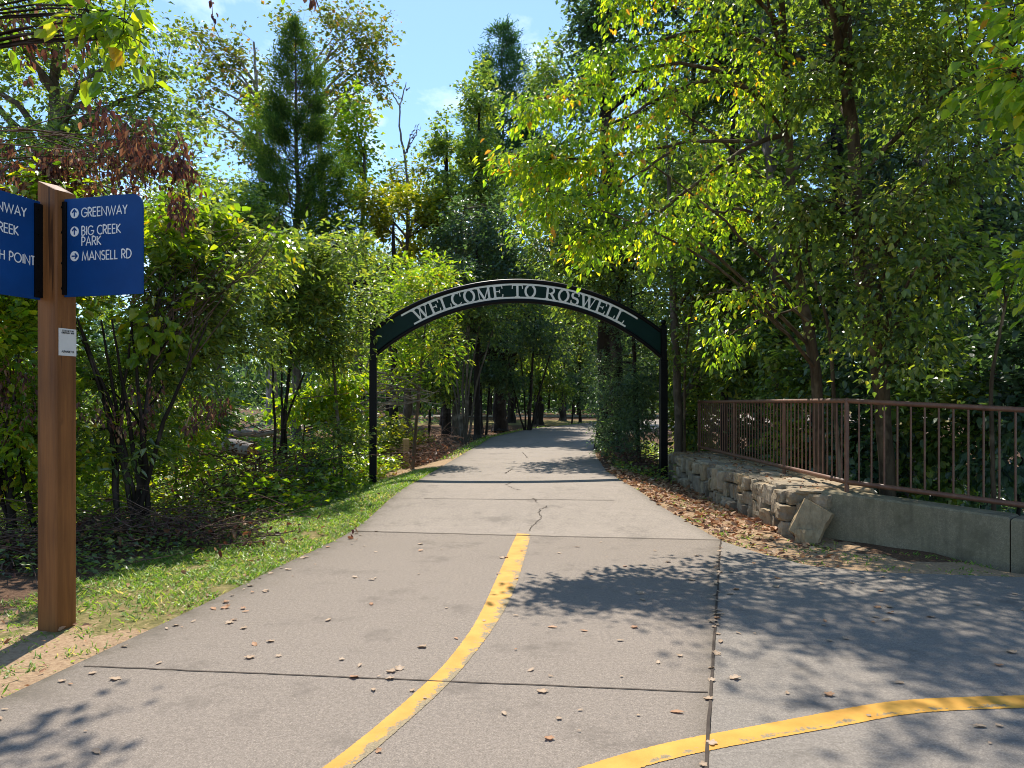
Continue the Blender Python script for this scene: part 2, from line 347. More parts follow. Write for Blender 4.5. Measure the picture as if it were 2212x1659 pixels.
def rise(y): return .012 * np.maximum(0, np.asarray(y, float) - 25)
def hp(y): return .26 * S(8.7, 12.2, y) + rise(y)
def vnoise(x, y, s=0):
    return (np.sin(x * 1.7 + 1.3 * np.sin(y * 1.1 + s) + s) + np.sin(y * 2.3 + 1.7 * np.sin(x * .9 + s)) + .6 * np.sin(x * 4.1 + y * 3.3 + s) + .5 * np.sin(x * 6.3 - y * 5.7)) / 3.1
SEAM = [(2.43, 8.67), (.86, 3.27)]
SIDE_TOP = np.array([(2.43, 8.67), (2.64, 7.95), (2.93, 7.33), (3.48, 7.05), (4.71, 6.85), (7, 6.75), (30, 6.6)])
def side_y(x): return np.interp(x, SIDE_TOP[:, 0], SIDE_TOP[:, 1])
def H(x, y):
    x = np.asarray(x, float); y = np.asarray(y, float)
    d = np.maximum(np.maximum(xl(y) - x, x - xr(y)), 0)
    inside = (np.maximum(xl(y) - x, x - xr(y)) < 0)
    h = .26 * S(8.7, 12.2, y) * (1 - S(.1, 1.3, d)) + rise(y)
    h = h + np.where(inside, -.07, -.018 + .022 * vnoise(x * 1.3, y * 1.3) * S(0, .8, d))
    side = (x > .5) & (y < side_y(x))
    h = np.where(side & ~inside, -.07, h)
    h = h - .7 * S(4.5, 6.0, x) * S(6.9, 7.8, y) * (1 - S(24, 30, y))          # ground falls away behind the railing
    h = h + .35 * S(6, 14, -x) * S(6, 12, y)                                     # low bank on the left
    return h
def Gp(u, v, base=None):   # where the sight line through (u, v) meets the path/ground near z=base(y)
    d = np.array([(u - 1106) / F, 1, -(v - HOR) / F]); Y = 1.0
    for Y in np.arange(1.5, 90, .01):
        z = EYE + d[2] * Y
        if z <= (hp(Y) if base is None else base): break
    return np.array([d[0] * Y, Y])

gx = np.unique(np.concatenate([np.arange(-7, 7.01, .13), np.linspace(7, 40, 40), np.linspace(40, 260, 14), -np.linspace(7, 40, 40), -np.linspace(40, 260, 14)]).round(3))
gy = np.unique(np.concatenate([np.linspace(-40, 1, 12), np.arange(1, 17.01, .13), np.linspace(17, 60, 80), np.linspace(60, 400, 20)]).round(3))
XX, YY = np.meshgrid(gx, gy); ZZ = H(XX, YY)
nx, ny = len(gx), len(gy); idx = np.arange(nx * ny).reshape(ny, nx)
mb = MB(); mb.add(np.stack([XX, YY, ZZ], -1), np.stack([idx[:-1, :-1], idx[:-1, 1:], idx[1:, 1:], idx[1:, :-1]], -1).reshape(-1, 4), 0, True)
ground = tag(mb.build('ground', M['ground']), 'bare clay and leaf litter ground beside the path', kind='structure')
dl = (xl(YY) - XX)                                            # distance left of the path
grass_cov = np.where(dl > 0, (1 - S(1.0, 1.7, dl)) * (.1 + .9 * S(4.8, 6.2, YY)) * (1 - S(14.5, 16, YY)), 0)
grass_cov = np.where((dl > 0) & (YY > 20), .75 * (1 - S(.6, 1.5, dl)), grass_cov)
grass_cov = np.where((YY > 46) & (YY < 55), .8, grass_cov)
litter_cov = np.where(dl > 0, S(1.1, 1.9, dl), 0)
litter_cov = np.where((XX > xr(YY)) & (YY > 8), .30 + .3 * S(14, 16, YY), litter_cov)
litter_cov = np.where((XX > 4) & (YY > 7.5), 1, litter_cov)
cov = np.zeros((ny, nx, 4)); cov[..., 0] = grass_cov; cov[..., 1] = litter_cov; cov[..., 3] = 1
at = ground.data.color_attributes.new('cover', 'FLOAT_COLOR', 'POINT'); at.data.foreach_set('color', cov.ravel())

def strip(L, Rr, zoff, nw=1):     # sheet between two matching edge lines of (x,y)
    L = np.asarray(L, float); Rr = np.asarray(Rr, float)
    tt = np.linspace(0, 1, nw + 1)[:, None]
    V = np.stack([L + (Rr - L) * q for q in tt], 1)      # (n, nw+1, 2)
    z = hp(V[..., 1]) + zoff
    idx = np.arange(V.shape[0] * (nw + 1)).reshape(V.shape[0], nw + 1)
    return np.concatenate([V, z[..., None]], -1), np.stack([idx[:-1, :-1], idx[:-1, 1:], idx[1:, 1:], idx[1:, :-1]], -1).reshape(-1, 4)
def slab(mb, L, Rr, nw=28):
    L, Rr = np.asarray(L, float), np.asarray(Rr, float)
    V, Fc = strip(L, Rr, 0, nw); mb.add(V, Fc, 0, True)
    w = np.linalg.norm(Rr - L, axis=1)[:, None] * np.linspace(0, 1, nw + 1)[None]
    mb.dirt = np.exp(-w / .10) * .8 + .35 * np.exp(-w / .5) + .5 * np.exp(-(w[:, -1:] - w) / .07)
    for E_, flip in ((V[:, 0], 0), (V[:, -1], 1)):        # the slab's sides
        n = len(E_); W = np.concatenate([E_, E_ - [0, 0, .12]]); i = np.arange(n - 1)[:, None]
        q = np.concatenate([i, i + n, i + n + 1, i + 1], 1); mb.add(W, q[:, ::-1] if flip else q, 0)
def put_dirt(o, mb):
    d = np.zeros(len(o.data.vertices), np.float32); d[:mb.dirt.size] = np.clip(mb.dirt.ravel(), 0, .9)
    o.data.attributes.new('dirt', 'FLOAT', 'POINT').data.foreach_set('value', d); return o
# near slab: up to the broad joint, right edge is the seam with the side path
def seam_x(y): return SEAM[1][0] + (SEAM[0][0] - SEAM[1][0]) * (y - SEAM[1][1]) / (SEAM[0][1] - SEAM[1][1])
q = np.linspace(0, 1, 90)
yl = -8 + (9.23 + 8) * q; yr = -8 + (8.69 + 8) * q
mb = MB(); slab(mb, np.c_[xl(yl), yl], np.c_[seam_x(yr), yr])
near = tag(put_dirt(mb.build('path', M['concrete_rough']), mb), 'coarse grey concrete path with a worn yellow centre line', kind='structure')
yl = np.concatenate([9.23 + (24 - 9.23) * np.linspace(0, 1, 120), np.linspace(24.2, 60, 100)]); yr = np.concatenate([8.69 + (24 - 8.69) * np.linspace(0, 1, 120), np.linspace(24.2, 51, 100)])
mb = MB(); slab(mb, np.c_[xl(yl), yl], np.c_[xr(yr), yr])
far = tag(put_dirt(mb.build('path', M['concrete_smooth']), mb), 'smooth pinkish concrete path running under the arch and bending right', kind='structure')
mb = MB()
ys = np.linspace(-8, 8.66, 60)
tp = np.concatenate([np.linspace(2.43, 5, 40), np.linspace(5.2, 40, 20)])
poly_b = np.c_[seam_x(ys) + .003, ys]                       # seam side
V = []; 
top = np.c_[tp, side_y(tp)]
# fan of strips: from each point on the top edge straight toward the camera
bot = np.c_[np.interp(tp, [2.43, 40], [2.43, 40]), np.full(len(tp), -8.)]
mb.add(np.concatenate([np.c_[bot, np.zeros(len(tp))], np.c_[top, np.zeros(len(tp))], np.c_[top, np.full(len(tp), -.12)]]),
       [[i, i + 1, len(tp) + i + 1, len(tp) + i] for i in range(len(tp) - 1)] + [[len(tp) + i, len(tp) + i + 1, 2 * len(tp) + i + 1, 2 * len(tp) + i] for i in range(len(tp) - 1)], 0)
W, Fc = strip(poly_b, np.c_[np.full(len(ys), 2.43), ys], 0, 4); mb.add(W, Fc, 0)
sidep = tag(mb.build('side_path', M['concrete_side']), 'grey concrete side path branching off to the right, dappled with shade', kind='structure')
# far path crossing the lawn
mb = MB(); xs = np.linspace(-40, 40, 60); yc = 62 + 2.5 * np.sin(xs * .05) - .1 * xs
V = np.concatenate([np.c_[xs, yc, rise(yc) + .03], np.c_[xs, yc + 6, rise(yc + 6) + .03]]); n = len(xs)
mb.add(V, [[i, i + 1, n + i + 1, n + i] for i in range(n - 1)], 0)
tag(mb.build('far_path', M['concrete_smooth']), 'pale path crossing the lawn beyond the trees', kind='structure')

def ribbon(mb, pts, w, zoff=.004, mat=0):       # thin line on the path, pts (x,y)
    pts = np.asarray(pts, float); T = np.gradient(pts, axis=0); T = nrm(T); Nn = np.c_[-T[:, 1], T[:, 0]]
    w = np.broadcast_to(w, len(pts))[:, None]
    V, Fc = strip(pts + Nn * w / 2, pts - Nn * w / 2, zoff); mb.add(V, Fc, mat)
def line(a, b, n=40, jit=0, rng=np.random.default_rng(5)):
    t = np.linspace(0, 1, n)[:, None]; p = np.array(a) * (1 - t) + np.array(b) * t
    return p + rng.normal(0, jit, p.shape) if jit else p
mb = MB()
ribbon(mb, line((-2.60, 4.53), (1.08, 4.12), jit=.003), .012)
mb.build('joint', M['joint'], near)['kind'] = 'structure'
mb = MB(); ribbon(mb, line(SEAM[0], (-.4, -1), 60, .003), .017, .006); mb.build('joint', M['joint'], near)['kind'] = 'structure'
mb = MB(); ribbon(mb, line((-1.98, 9.22), (2.44, 8.70), jit=.004), .02, .006); mb.build('joint', M['joint'], far)['kind'] = 'structure'
mb = MB(); ribbon(mb, line((-1.3, 11.0), (1.5, 10.9), jit=.004), .014); mb.build('joint', M['joint'], far)['kind'] = 'structure'
def crack(pts2212, w, seed):
    w *= .5
    rng = np.random.default_rng(seed)
    g = np.array([Gp(u, v) for u, v in pts2212]); tt = np.linspace(0, len(g) - 1, len(g) * 9)
    p = np.c_[np.interp(tt, range(len(g)), g[:, 0]), np.interp(tt, range(len(g)), g[:, 1])] + rng.normal(0, .012, (len(tt), 2))
    mb = MB(); ribbon(mb, p, w * rng.uniform(.4, 1.2, len(tt))); mb.build('crack', M['joint'], far)['kind'] = 'structure'
crack([(1142, 1148), (1150, 1137), (1160, 1127), (1170, 1118), (1164, 1108), (1168, 1100), (1178, 1097), (1182, 1093)], .022, 1)
crack([(1150, 1077), (1156, 1079), (1160, 1086)], .02, 2)
crack([(1094, 1048), (1100, 1044), (1108, 1040)], .03, 3); crack([(1098, 1050), (1112, 1056), (1124, 1059)], .025, 7)
crack([(1092, 1023), (1097, 1019), (1108, 1013)], .05, 4); crack([(1128, 977), (1136, 984), (1140, 990)], .03, 5)
crack([(1120, 968), (1140, 962), (1165, 955)], .03, 6)

def paint_strip(edges, name, label):
    A = np.array(edges, float)
    Lp = np.array([Gp(u, v) for u, v in A[:, :2]]); Rp = np.array([Gp(u, v) for u, v in A[:, 2:]])
    tt = np.linspace(0, len(A) - 1, 480)
    f = lambda Q: np.c_[np.interp(tt, range(len(A)), Q[:, 0]), np.interp(tt, range(len(A)), Q[:, 1])]
    rng = np.random.default_rng(9)
    sm = lambda Q: np.stack([np.convolve(np.pad(Q[:, i], 40, 'reflect', reflect_type='odd'), np.ones(81) / 81, 'valid') for i in (0, 1)], 1)
    Lp, Rp = sm(f(Lp)), sm(f(Rp))
    Lp += rng.normal(0, .0014, Lp.shape); Rp += rng.normal(0, .0014, Rp.shape)
    V, Fc = strip(Lp, Rp, .003, 6); mb = MB(); mb.add(V, Fc, 0)
    o = tag(mb.build(name, M['paint']), label, kind='structure')
    w = np.abs(np.linspace(-1, 1, 7))
    base = .10 + .26 * np.maximum(0, np.linspace(-.4, 1, 7)) if len(A) == 12 else np.array([.1, -.1, -.1, -.05, .17, .22, .05])
    wear = np.tile(base, (480, 1)) * (np.linspace(.75, 1.1, 480)[:, None] if len(A) == 12 else 1) - .08
    at = o.data.attributes.new('wear', 'FLOAT', 'POINT'); at.data.foreach_set('value', wear.ravel().astype(np.float32))
    return o
paint_strip([(1116.7, 1152.8, 1146, 1154), (1097.6, 1194, 1137.6, 1196), (1080, 1236, 1123.7, 1234), (1057.7, 1281, 1113, 1278), (1037, 1333, 1082, 1333), (1002, 1385, 1054, 1378), (960, 1437.6, 1009, 1430.6),
             (929, 1469, 981, 1470.6), (853, 1538, 912, 1531), (780, 1597, 842, 1597), (700, 1659, 762, 1659), (560, 1760, 630, 1760)], 'path_marking', 'worn yellow centre line curving along the main path')
paint_strip([(1040, 1740, 1100, 1790), (1240, 1659, 1290, 1690), (1426, 1606.7, 1426, 1645.7), (1533, 1587, 1533, 1622.6), (1675, 1562, 1675, 1596), (1781.5, 1541, 1781.5, 1576.5), (1888, 1519.6, 1888, 1557), (1959, 1512.5, 1959, 1542.7),
             (2065.7, 1507, 2065.7, 1535.6), (2212, 1503.6, 2212, 1530), (2500, 1500, 2500, 1525)], 'path_marking', 'yellow line curving off along the side path')

# ------------------------------------------------------------------ lettering (strokes)
def arc(cx, cy, rx, ry, a0, a1, n=14):
    a = np.radians(np.linspace(a0, a1, n)); return [(cx + rx * math.cos(q), cy + ry * math.sin(q)) for q in a]
SANS = {  # geometric sans: width, strokes
 'G': (.78, [arc(.42, .5, .40, .5, 40, 322, 20), [(.42, .46), (.80, .46), (.78, .22)]]), 'R': (.56, [[(.06, 0), (.06, 1), (.28, 1)] + arc(.28, .74, .24, .26, 90, -90, 10) + [(.06, .48)], [(.24, .48), (.54, 0)]]),
 'E': (.50, [[(.48, 1), (.06, 1), (.06, 0), (.48, 0)], [(.06, .53), (.45, .53)]]), 'N': (.74, [[(.06, 0), (.06, 1), (.68, 0), (.68, 1)]]), 'W': (1.1, [[(.02, 1), (.30, 0), (.55, .95), (.80, 0), (1.08, 1)]]),
 'A': (.72, [[(.02, 0), (.36, 1), (.70, 0)], [(.14, .32), (.58, .32)]]), 'Y': (.62, [[(.02, 1), (.31, .47), (.31, 0)], [(.31, .47), (.60, 1)]]), 'B': (.56, [[(.06, 0), (.06, 1), (.27, 1)] + arc(.27, .77, .21, .23, 90, -90, 9) + [(.06, .54)], [(.27, .54)] + arc(.27, .27, .26, .27, 90, -90, 9) + [(.06, 0)]]),
 'I': (.16, [[(.08, 0), (.08, 1)]]), 'C': (.70, [arc(.44, .5, .40, .5, 48, 312, 18)]), 'K': (.60, [[(.06, 0), (.06, 1)], [(.54, 1), (.08, .52), (.58, 0)]]), 'P': (.52, [[(.06, 0), (.06, 1), (.26, 1)] + arc(.26, .73, .24, .27, 90, -90, 10) + [(.06, .46)]]),
 'M': (.90, [[(.04, 0), (.16, 1), (.45, .1), (.74, 1), (.86, 0)]]), 'S': (.50, [arc(.25, .75, .2, .25, 40, 250, 11) + arc(.25, .25, .22, .26, 90, -150, 12)]), 'L': (.44, [[(.06, 1), (.06, 0), (.42, 0)]]), 'D': (.70, [[(.06, 0), (.06, 1), (.24, 1)] + arc(.24, .5, .42, .5, 90, -90, 14) + [(.06, 0)]]),
 'H': (.66, [[(.06, 0), (.06, 1)], [(.60, 0), (.60, 1)], [(.06, .52), (.60, .52)]]), 'T': (.48, [[(.24, 0), (.24, 1)], [(.0, 1), (.48, 1)]]), 'O': (.92, [arc(.46, .5, .42, .5, 0, 360, 26)]), 'F': (.46, [[(.06, 0), (.06, 1), (.44, 1)], [(.06, .53), (.40, .53)]]), ' ': (.30, [])}
def stroke_mesh(mb, pl, w, mapf, off, depth, mat=0):
    p = np.array(pl, float); k = len(p); T = np.diff(p, axis=0); T = nrm(T); n = np.c_[-T[:, 1], T[:, 0]]
    closed = np.allclose(p[0], p[-1])
    m = np.zeros_like(p); m[0] = n[0]; m[-1] = n[-1]
    for i in range(1, k - 1):
        b = n[i - 1] + n[i]; b /= max(np.linalg.norm(b), 1e-6); m[i] = b / max(.5, b @ n[i])
    if closed: b = n[0] + n[-1]; m[0] = m[-1] = b / np.linalg.norm(b)
    L, Rr = p + m * w / 2, p - m * w / 2
    A = np.array([mapf(x, y, off) for x, y in L]); B = np.array([mapf(x, y, off) for x, y in Rr])
    A2 = np.array([mapf(x, y, off - depth) for x, y in L]); B2 = np.array([mapf(x, y, off - depth) for x, y in Rr])
    V = np.stack([A, B, B2, A2], 1); idx = np.arange(k * 4).reshape(k, 4)
    Fc = np.stack([idx[:-1], np.roll(idx[:-1], -1, 1), np.roll(idx[1:], -1, 1), idx[1:]], -1).reshape(-1, 4)
    mb.add(V, Fc, mat); mb.add(V[0], [[3, 2, 1, 0]], mat); mb.add(V[-1], [[0, 1, 2, 3]], mat)
def text_width(t, gap=.1): return sum(SANS[c][0] + gap for c in t) - gap
def sans(mb, t, x, y, h, width, mapf, w=.12, off0=.003, depth=.002):
    s = width / text_width(t) if width else h
    cx_ = 0; k = 0
    for c in t:
        wd, st = SANS[c]
        for pl in st:
            q = [(x + (cx_ + a) * s, y + b * h) for a, b in pl]
            stroke_mesh(mb, q, w * h, mapf, off0 + .00025 * (k % 4), depth); k += 1
        cx_ += wd + .1

# ------------------------------------------------------------------ wooden signpost
fc = np.array([-3.232, 5.28]); ea = nrm(np.array([-.168, .05])); eb = nrm(np.array([.05, .168])); pw = .178
corners = np.array([fc, fc + ea * pw, fc + ea * pw + eb * pw, fc + eb * pw])       # front, left, back, right
pc = corners.mean(0)
sp = Thing('signpost', (*pc, 0), 'tall brown wooden signpost carrying two blue direction blades', 'signpost')
mb = MB()
inset = (corners - pc) * (1 - .012 / pw * 2) + pc
tops = np.array([3.115, 3.19, 3.205, 3.12])
ch = []
for i in range(4):  # chamfered section
    a, b, c = corners[i - 1], corners[i], corners[(i + 1) % 4]
    ch += [b + nrm(a - b) * .012, b + nrm(c - b) * .012]
ch = np.array(ch); tz = np.repeat(tops, 2)
mb.prism(ch[::-1], -.3, tz[::-1])
post = sp.part(mb, 'post', M['cedar'])
def blade(root_xy, dirv, facing, zt, length, lines, icons):
    dirv = nrm(np.array(dirv)); nv = np.array(facing); zb = zt - .70
    def mp3(x, z, off): return np.array([root_xy[0] + dirv[0] * x + nv[0] * off, root_xy[1] + dirv[1] * x + nv[1] * off, zb + z])
    outl = [(0, 0), (length, 0)] + arc(length - .09, .70 - .09, .09, .09, 0, 90, 8) + [(0, .70)]
    mb = MB(); n = len(outl)
    A = np.array([mp3(x, z, 0) for x, z in outl]); B = np.array([mp3(x, z, -.012) for x, z in outl])
    mb.add(A, [list(range(n))]); mb.add(B, [list(range(n))[::-1]]); mb.add(np.concatenate([A, B]), [[i, i + n, (i + 1) % n + n, (i + 1) % n] for i in range(n)])
    bl = sp.part(mb, 'sign_blade', M['blue'])
    mb = MB()
    for o_, wd in ((.012, .006), (-.024, .006)):      # clamp bars front and back
        for x0, x1 in ((-.045, .024),):
            V = np.array([mp3(x, z, of) for of in (o_, o_ - .012 if o_ < 0 else .0005) for x, z in ((x0, .015), (x1, .015), (x1, .68), (x0, .68))])
            mb.add(V, [[0, 1, 2, 3], [7, 6, 5, 4], [0, 4, 5, 1], [1, 5, 6, 2], [2, 6, 7, 3], [3, 7, 4, 0]])
    for zb_ in (.06, .24, .46, .64):
        c0, c1 = mp3(-.012, zb_, .010), mp3(-.012, zb_, .019); mb.tubes(np.array([c0, c1]), np.full(2, .009), 8, cap=True)
    sp.part(mb, 'bracket', M['black'], bl)
    for (t, x, ztop, h, w) in lines:
        mb = MB(); sans(mb, t, x, .70 - ztop - h, h, w, mp3); sp.part(mb, 'lettering', M['white'], bl)
    for (x, ztop, rot) in icons:
        cz = .70 - ztop; mb = MB()
        ring = [(x + .036 * math.cos(a), cz + .036 * math.sin(a)) for a in np.linspace(0, 2 * np.pi, 24, endpoint=False)]
        A = np.array([mp3(a, b, .0028) for a, b in ring]); mb.add(A, [list(range(24))]); 
        B = np.array([mp3(a, b, .0005) for a, b in ring]); mb.add(np.concatenate([A, B]), [[i, i + 24, (i + 1) % 24 + 24, (i + 1) % 24] for i in range(24)])
        disc = sp.part(mb, 'arrow_disc', M['white'], bl)
        mb = MB(); c_, s_ = math.cos(rot), math.sin(rot)
        rt = lambda pts: [(x + a * c_ - b * s_, cz + a * s_ + b * c_) for a, b in pts]
        stroke_mesh(mb, rt([(0, -.024), (0, .022)]), .010, mp3, .0040, .002); stroke_mesh(mb, rt([(-.019, .004), (0, .024), (.019, .004)]), .010, mp3, .0044, .002)
        sp.part(mb, 'arrow', M['blue'], bl)
    return bl
dR = np.array([.65, -.17]); nR = nrm(np.array([-.17, -.65]))
rootR = np.array([-3.205, 5.335])
blade(rootR, dR, nR, 3.06, .665, [('GREENWAY', .15, .075, .062, .39), ('BIG CREEK', .15, .205, .062, .335), ('PARK', .15, .280, .062, .17), ('MANSELL RD', .155, .385, .062, .42)], [(.09, .106, 0), (.09, .236, 0), (.09, .412, -math.pi / 2)])
dL = np.array([-.05, -.168]); nL = nrm(np.array([.168, -.05]))
# left blade comes toward the viewer; its own text runs from its outer end back to the post
rootL = np.array([-3.360, 5.306])
def left_blade():
    d = nrm(dL); zb = 2.335; Ln = .665
    def mp3(x, z, off): return np.array([rootL[0] + d[0] * (Ln - x) + nL[0] * off, rootL[1] + d[1] * (Ln - x) + nL[1] * off, zb + z])
    outl = [(Ln, 0), (Ln, .70)] + arc(.09, .61, .09, .09, 90, 180, 8) + [(0, 0)]
    mb = MB(); n = len(outl)
    A = np.array([mp3(x, z, 0) for x, z in outl]); B = np.array([mp3(x, z, -.012) for x, z in outl])
    mb.add(A, [list(range(n))]); mb.add(B, [list(range(n))[::-1]]); mb.add(np.concatenate([A, B]), [[i, i + n, (i + 1) % n + n, (i + 1) % n] for i in range(n)])
    bl = sp.part(mb, 'sign_blade', M['blue'])
    mb = MB()
    for o_, o2 in ((.012, .0005), (-.024, -.0125)):
        V = np.array([mp3(x, z, of) for of in (o_, o2) for x, z in ((Ln - .05, .015), (Ln + .05, .015), (Ln + .05, .68), (Ln - .05, .68))])
        mb.add(V, [[0, 1, 2, 3], [7, 6, 5, 4], [0, 4, 5, 1], [1, 5, 6, 2], [2, 6, 7, 3], [3, 7, 4, 0]])
    for zb_ in (.06, .24, .46, .64):
        mb.tubes(np.array([mp3(Ln - .02, zb_, .010), mp3(Ln - .02, zb_, .019)]), np.full(2, .009), 8, cap=True)
    sp.part(mb, 'bracket', M['black'], bl)
    for (t, x, zt, w) in (('GREENWAY', .165, .075, .39), ('BIG CREEK', .165, .215, .33), ('NORTH POINT', .165, .40, .455)):
        mb = MB(); sans(mb, t, x, .70 - zt - .062, .062, w, mp3); sp.part(mb, 'lettering', M['white'], bl)
    for x, zt in ((.07, .106), (.07, .246), (.07, .43)):
        ring = [(x + .036 * math.cos(a), .70 - zt + .036 * math.sin(a)) for a in np.linspace(0, 2 * np.pi, 24, endpoint=False)]
        mb = MB(); A = np.array([mp3(a, b, .0028) for a, b in ring]); mb.add(A, [list(range(24))]); dk = sp.part(mb, 'arrow_disc', M['white'], bl)
        mb = MB(); stroke_mesh(mb, [(x, .70 - zt - .024), (x, .70 - zt + .022)], .010, mp3, .0040, .002); stroke_mesh(mb, [(x - .019, .704 - zt), (x, .724 - zt), (x + .019, .704 - zt)], .010, mp3, .0044, .002); sp.part(mb, 'arrow', M['blue'], bl)
left_blade()
# plaque on the right-hand face
dp = eb; npv = nrm(np.array([eb[1], -eb[0]])); r0 = fc + eb * .012
def mpl(x, z, off): return np.array([r0[0] + dp[0] * x + npv[0] * off, r0[1] + dp[1] * x + npv[1] * off, z])
mb = MB(); zt, zb = 1.6 + (871 - 709) / F * 5.33, 1.6 + (871 - 768) / F * 5.33
V = np.array([mpl(x, z, of) for of in (.004, .0005) for x, z in ((.008, zb), (.155, zb), (.155, zt), (.008, zt))])
mb.add(V, [[0, 1, 2, 3], [7, 6, 5, 4], [0, 4, 5, 1], [1, 5, 6, 2], [2, 6, 7, 3], [3, 7, 4, 0]])
pq = sp.part(mb, 'plaque', M['plaque'])
for t_, x_, z_, h_, w_ in (('SCAN ME FOR', .035, zt - .022, .011, .095), ('GREENWAY MAP', .03, zt - .037, .011, .105), ('ALPHARETTA', .03, zb + .022, .014, .105)):
    mb = MB(); sans(mb, t_, x_, z_, h_, w_, mpl, off0=.0055); sp.part(mb, 'lettering', M['black'], pq)

# ------------------------------------------------------------------ welcome arch
aL = np.array([-2.765, 14.83]); aR = np.array([3.15, 15.5]); ad = nrm(aR - aL); an = np.array([ad[1], -ad[0]])   # an faces the camera
ar = Thing('welcome_arch', (*(aL + aR) / 2, 0), 'black and dark green metal welcome arch spanning the concrete path', 'arch')
for pt in (aL, aR):
    rz = math.atan2(ad[1], ad[0]); mb = MB()
    zb_ = H(*pt)
    mb.box((*pt, (2.47 + zb_ - .1) / 2), (.142, .142, 2.47 - zb_ + .1), rz); mb.box((*pt, 2.84), (.115, .115, .70), rz)
    po = ar.part(mb, 'post', M['black'])
    mb = MB(); mb.box((*pt, 2.485), (.168, .168, .045), rz); ar.part(mb, 'collar', M['black'], po)
    mb = MB(); mb.box((*pt, 3.2), (.145, .145, .025), rz)
    mb.lathe((*pt, 3.2125), [(.06, 0), (.045, .012), (.03, .02)] + [(.056 * math.sin(a), .072 - .056 * math.cos(a)) for a in np.linspace(.55, math.pi, 12)])
    ar.part(mb, 'finial', M['black'], po)
    mb = MB(); mb.box((*pt, H(*pt) + .012), (.26, .26, .024), rz)
    ar.part(mb, 'base_plate', M['black'], po)
fo = MB(); fo.lathe((aL[0], aL[1], H(*aL) - .1), [(.42, 0), (.42, .10), (.40, .105), (.0, .106)], 20); ar.part(fo, 'footing', M['concrete_side'])
span = np.linalg.norm(aR - aL); hc = span / 2 - .06
def arcz(x, e, ap):     # circular arc through (+-hc, e) and (0, ap)
    s = ap - e; Rr = (hc * hc + s * s) / (2 * s); return ap - Rr + np.sqrt(np.maximum(Rr * Rr - x * x, 0))
def amap(x, z, off):
    p = (aL + aR) / 2 + ad * x + an * off; return np.array([p[0], p[1], z])
TOP, BOT = (3.085, 4.075), (2.585, 3.69)
xs = np.linspace(-hc, hc, 81)
zt, zb = arcz(xs, *TOP), arcz(xs, *BOT)
mb = MB()
A = np.stack([[amap(x, b + .0, .009) for x, b in zip(xs, zb)], [amap(x, t, .009) for x, t in zip(xs, zt)], [amap(x, t, -.009) for x, t in zip(xs, zt)], [amap(x, b, -.009) for x, b in zip(xs, zb)]], 1)
idx = np.arange(81 * 4).reshape(81, 4)
mb.add(A, np.stack([idx[:-1], np.roll(idx[:-1], -1, 1), np.roll(idx[1:], -1, 1), idx[1:]], -1).reshape(-1, 4)[:, ::-1]); 
panel = ar.part(mb, 'panel', M['green_panel'])
for nm, z in (('top_tube', zt + .012), ('bottom_tube', zb - .012)):
    mb = MB(); mb.tubes(np.array([amap(x, q_, 0) for x, q_ in zip(xs, z)]), np.full(81, .042), 10, cap=True); ar.part(mb, nm, M['black'])
# mid curve for lettering: arc length mapping
mid = (arcz(xs, 3.085, 4.075) + arcz(xs, 2.585, 3.69)) / 2
sl_ = np.concatenate([[0], np.cumsum(np.hypot(np.diff(xs), np.diff(mid)))]); sl_ -= sl_[40]
def lmap(s, r, off):
    x = np.interp(s, sl_, xs); z = np.interp(s, sl_, mid); e = .01
    tx = np.interp(s + e, sl_, xs) - np.interp(s - e, sl_, xs); tz_ = np.interp(s + e, sl_, mid) - np.interp(s - e, sl_, mid); l = math.hypot(tx, tz_)
    return amap(x - tz_ / l * r, z + tx / l * r, off)
for r, s0 in ((.135, 2.47), (-.135, 2.33)):
    mb = MB(); stroke_mesh(mb, [(s, r) for s in np.linspace(-s0, s0, 70)], .036, lmap, .014, .004); ar.part(mb, 'trim_strip', M['cream'], panel)
tk, tn = .175, .072
def serif(x, y, w=.30): return ([(x - w / 2, y), (x + w / 2, y)], tn)
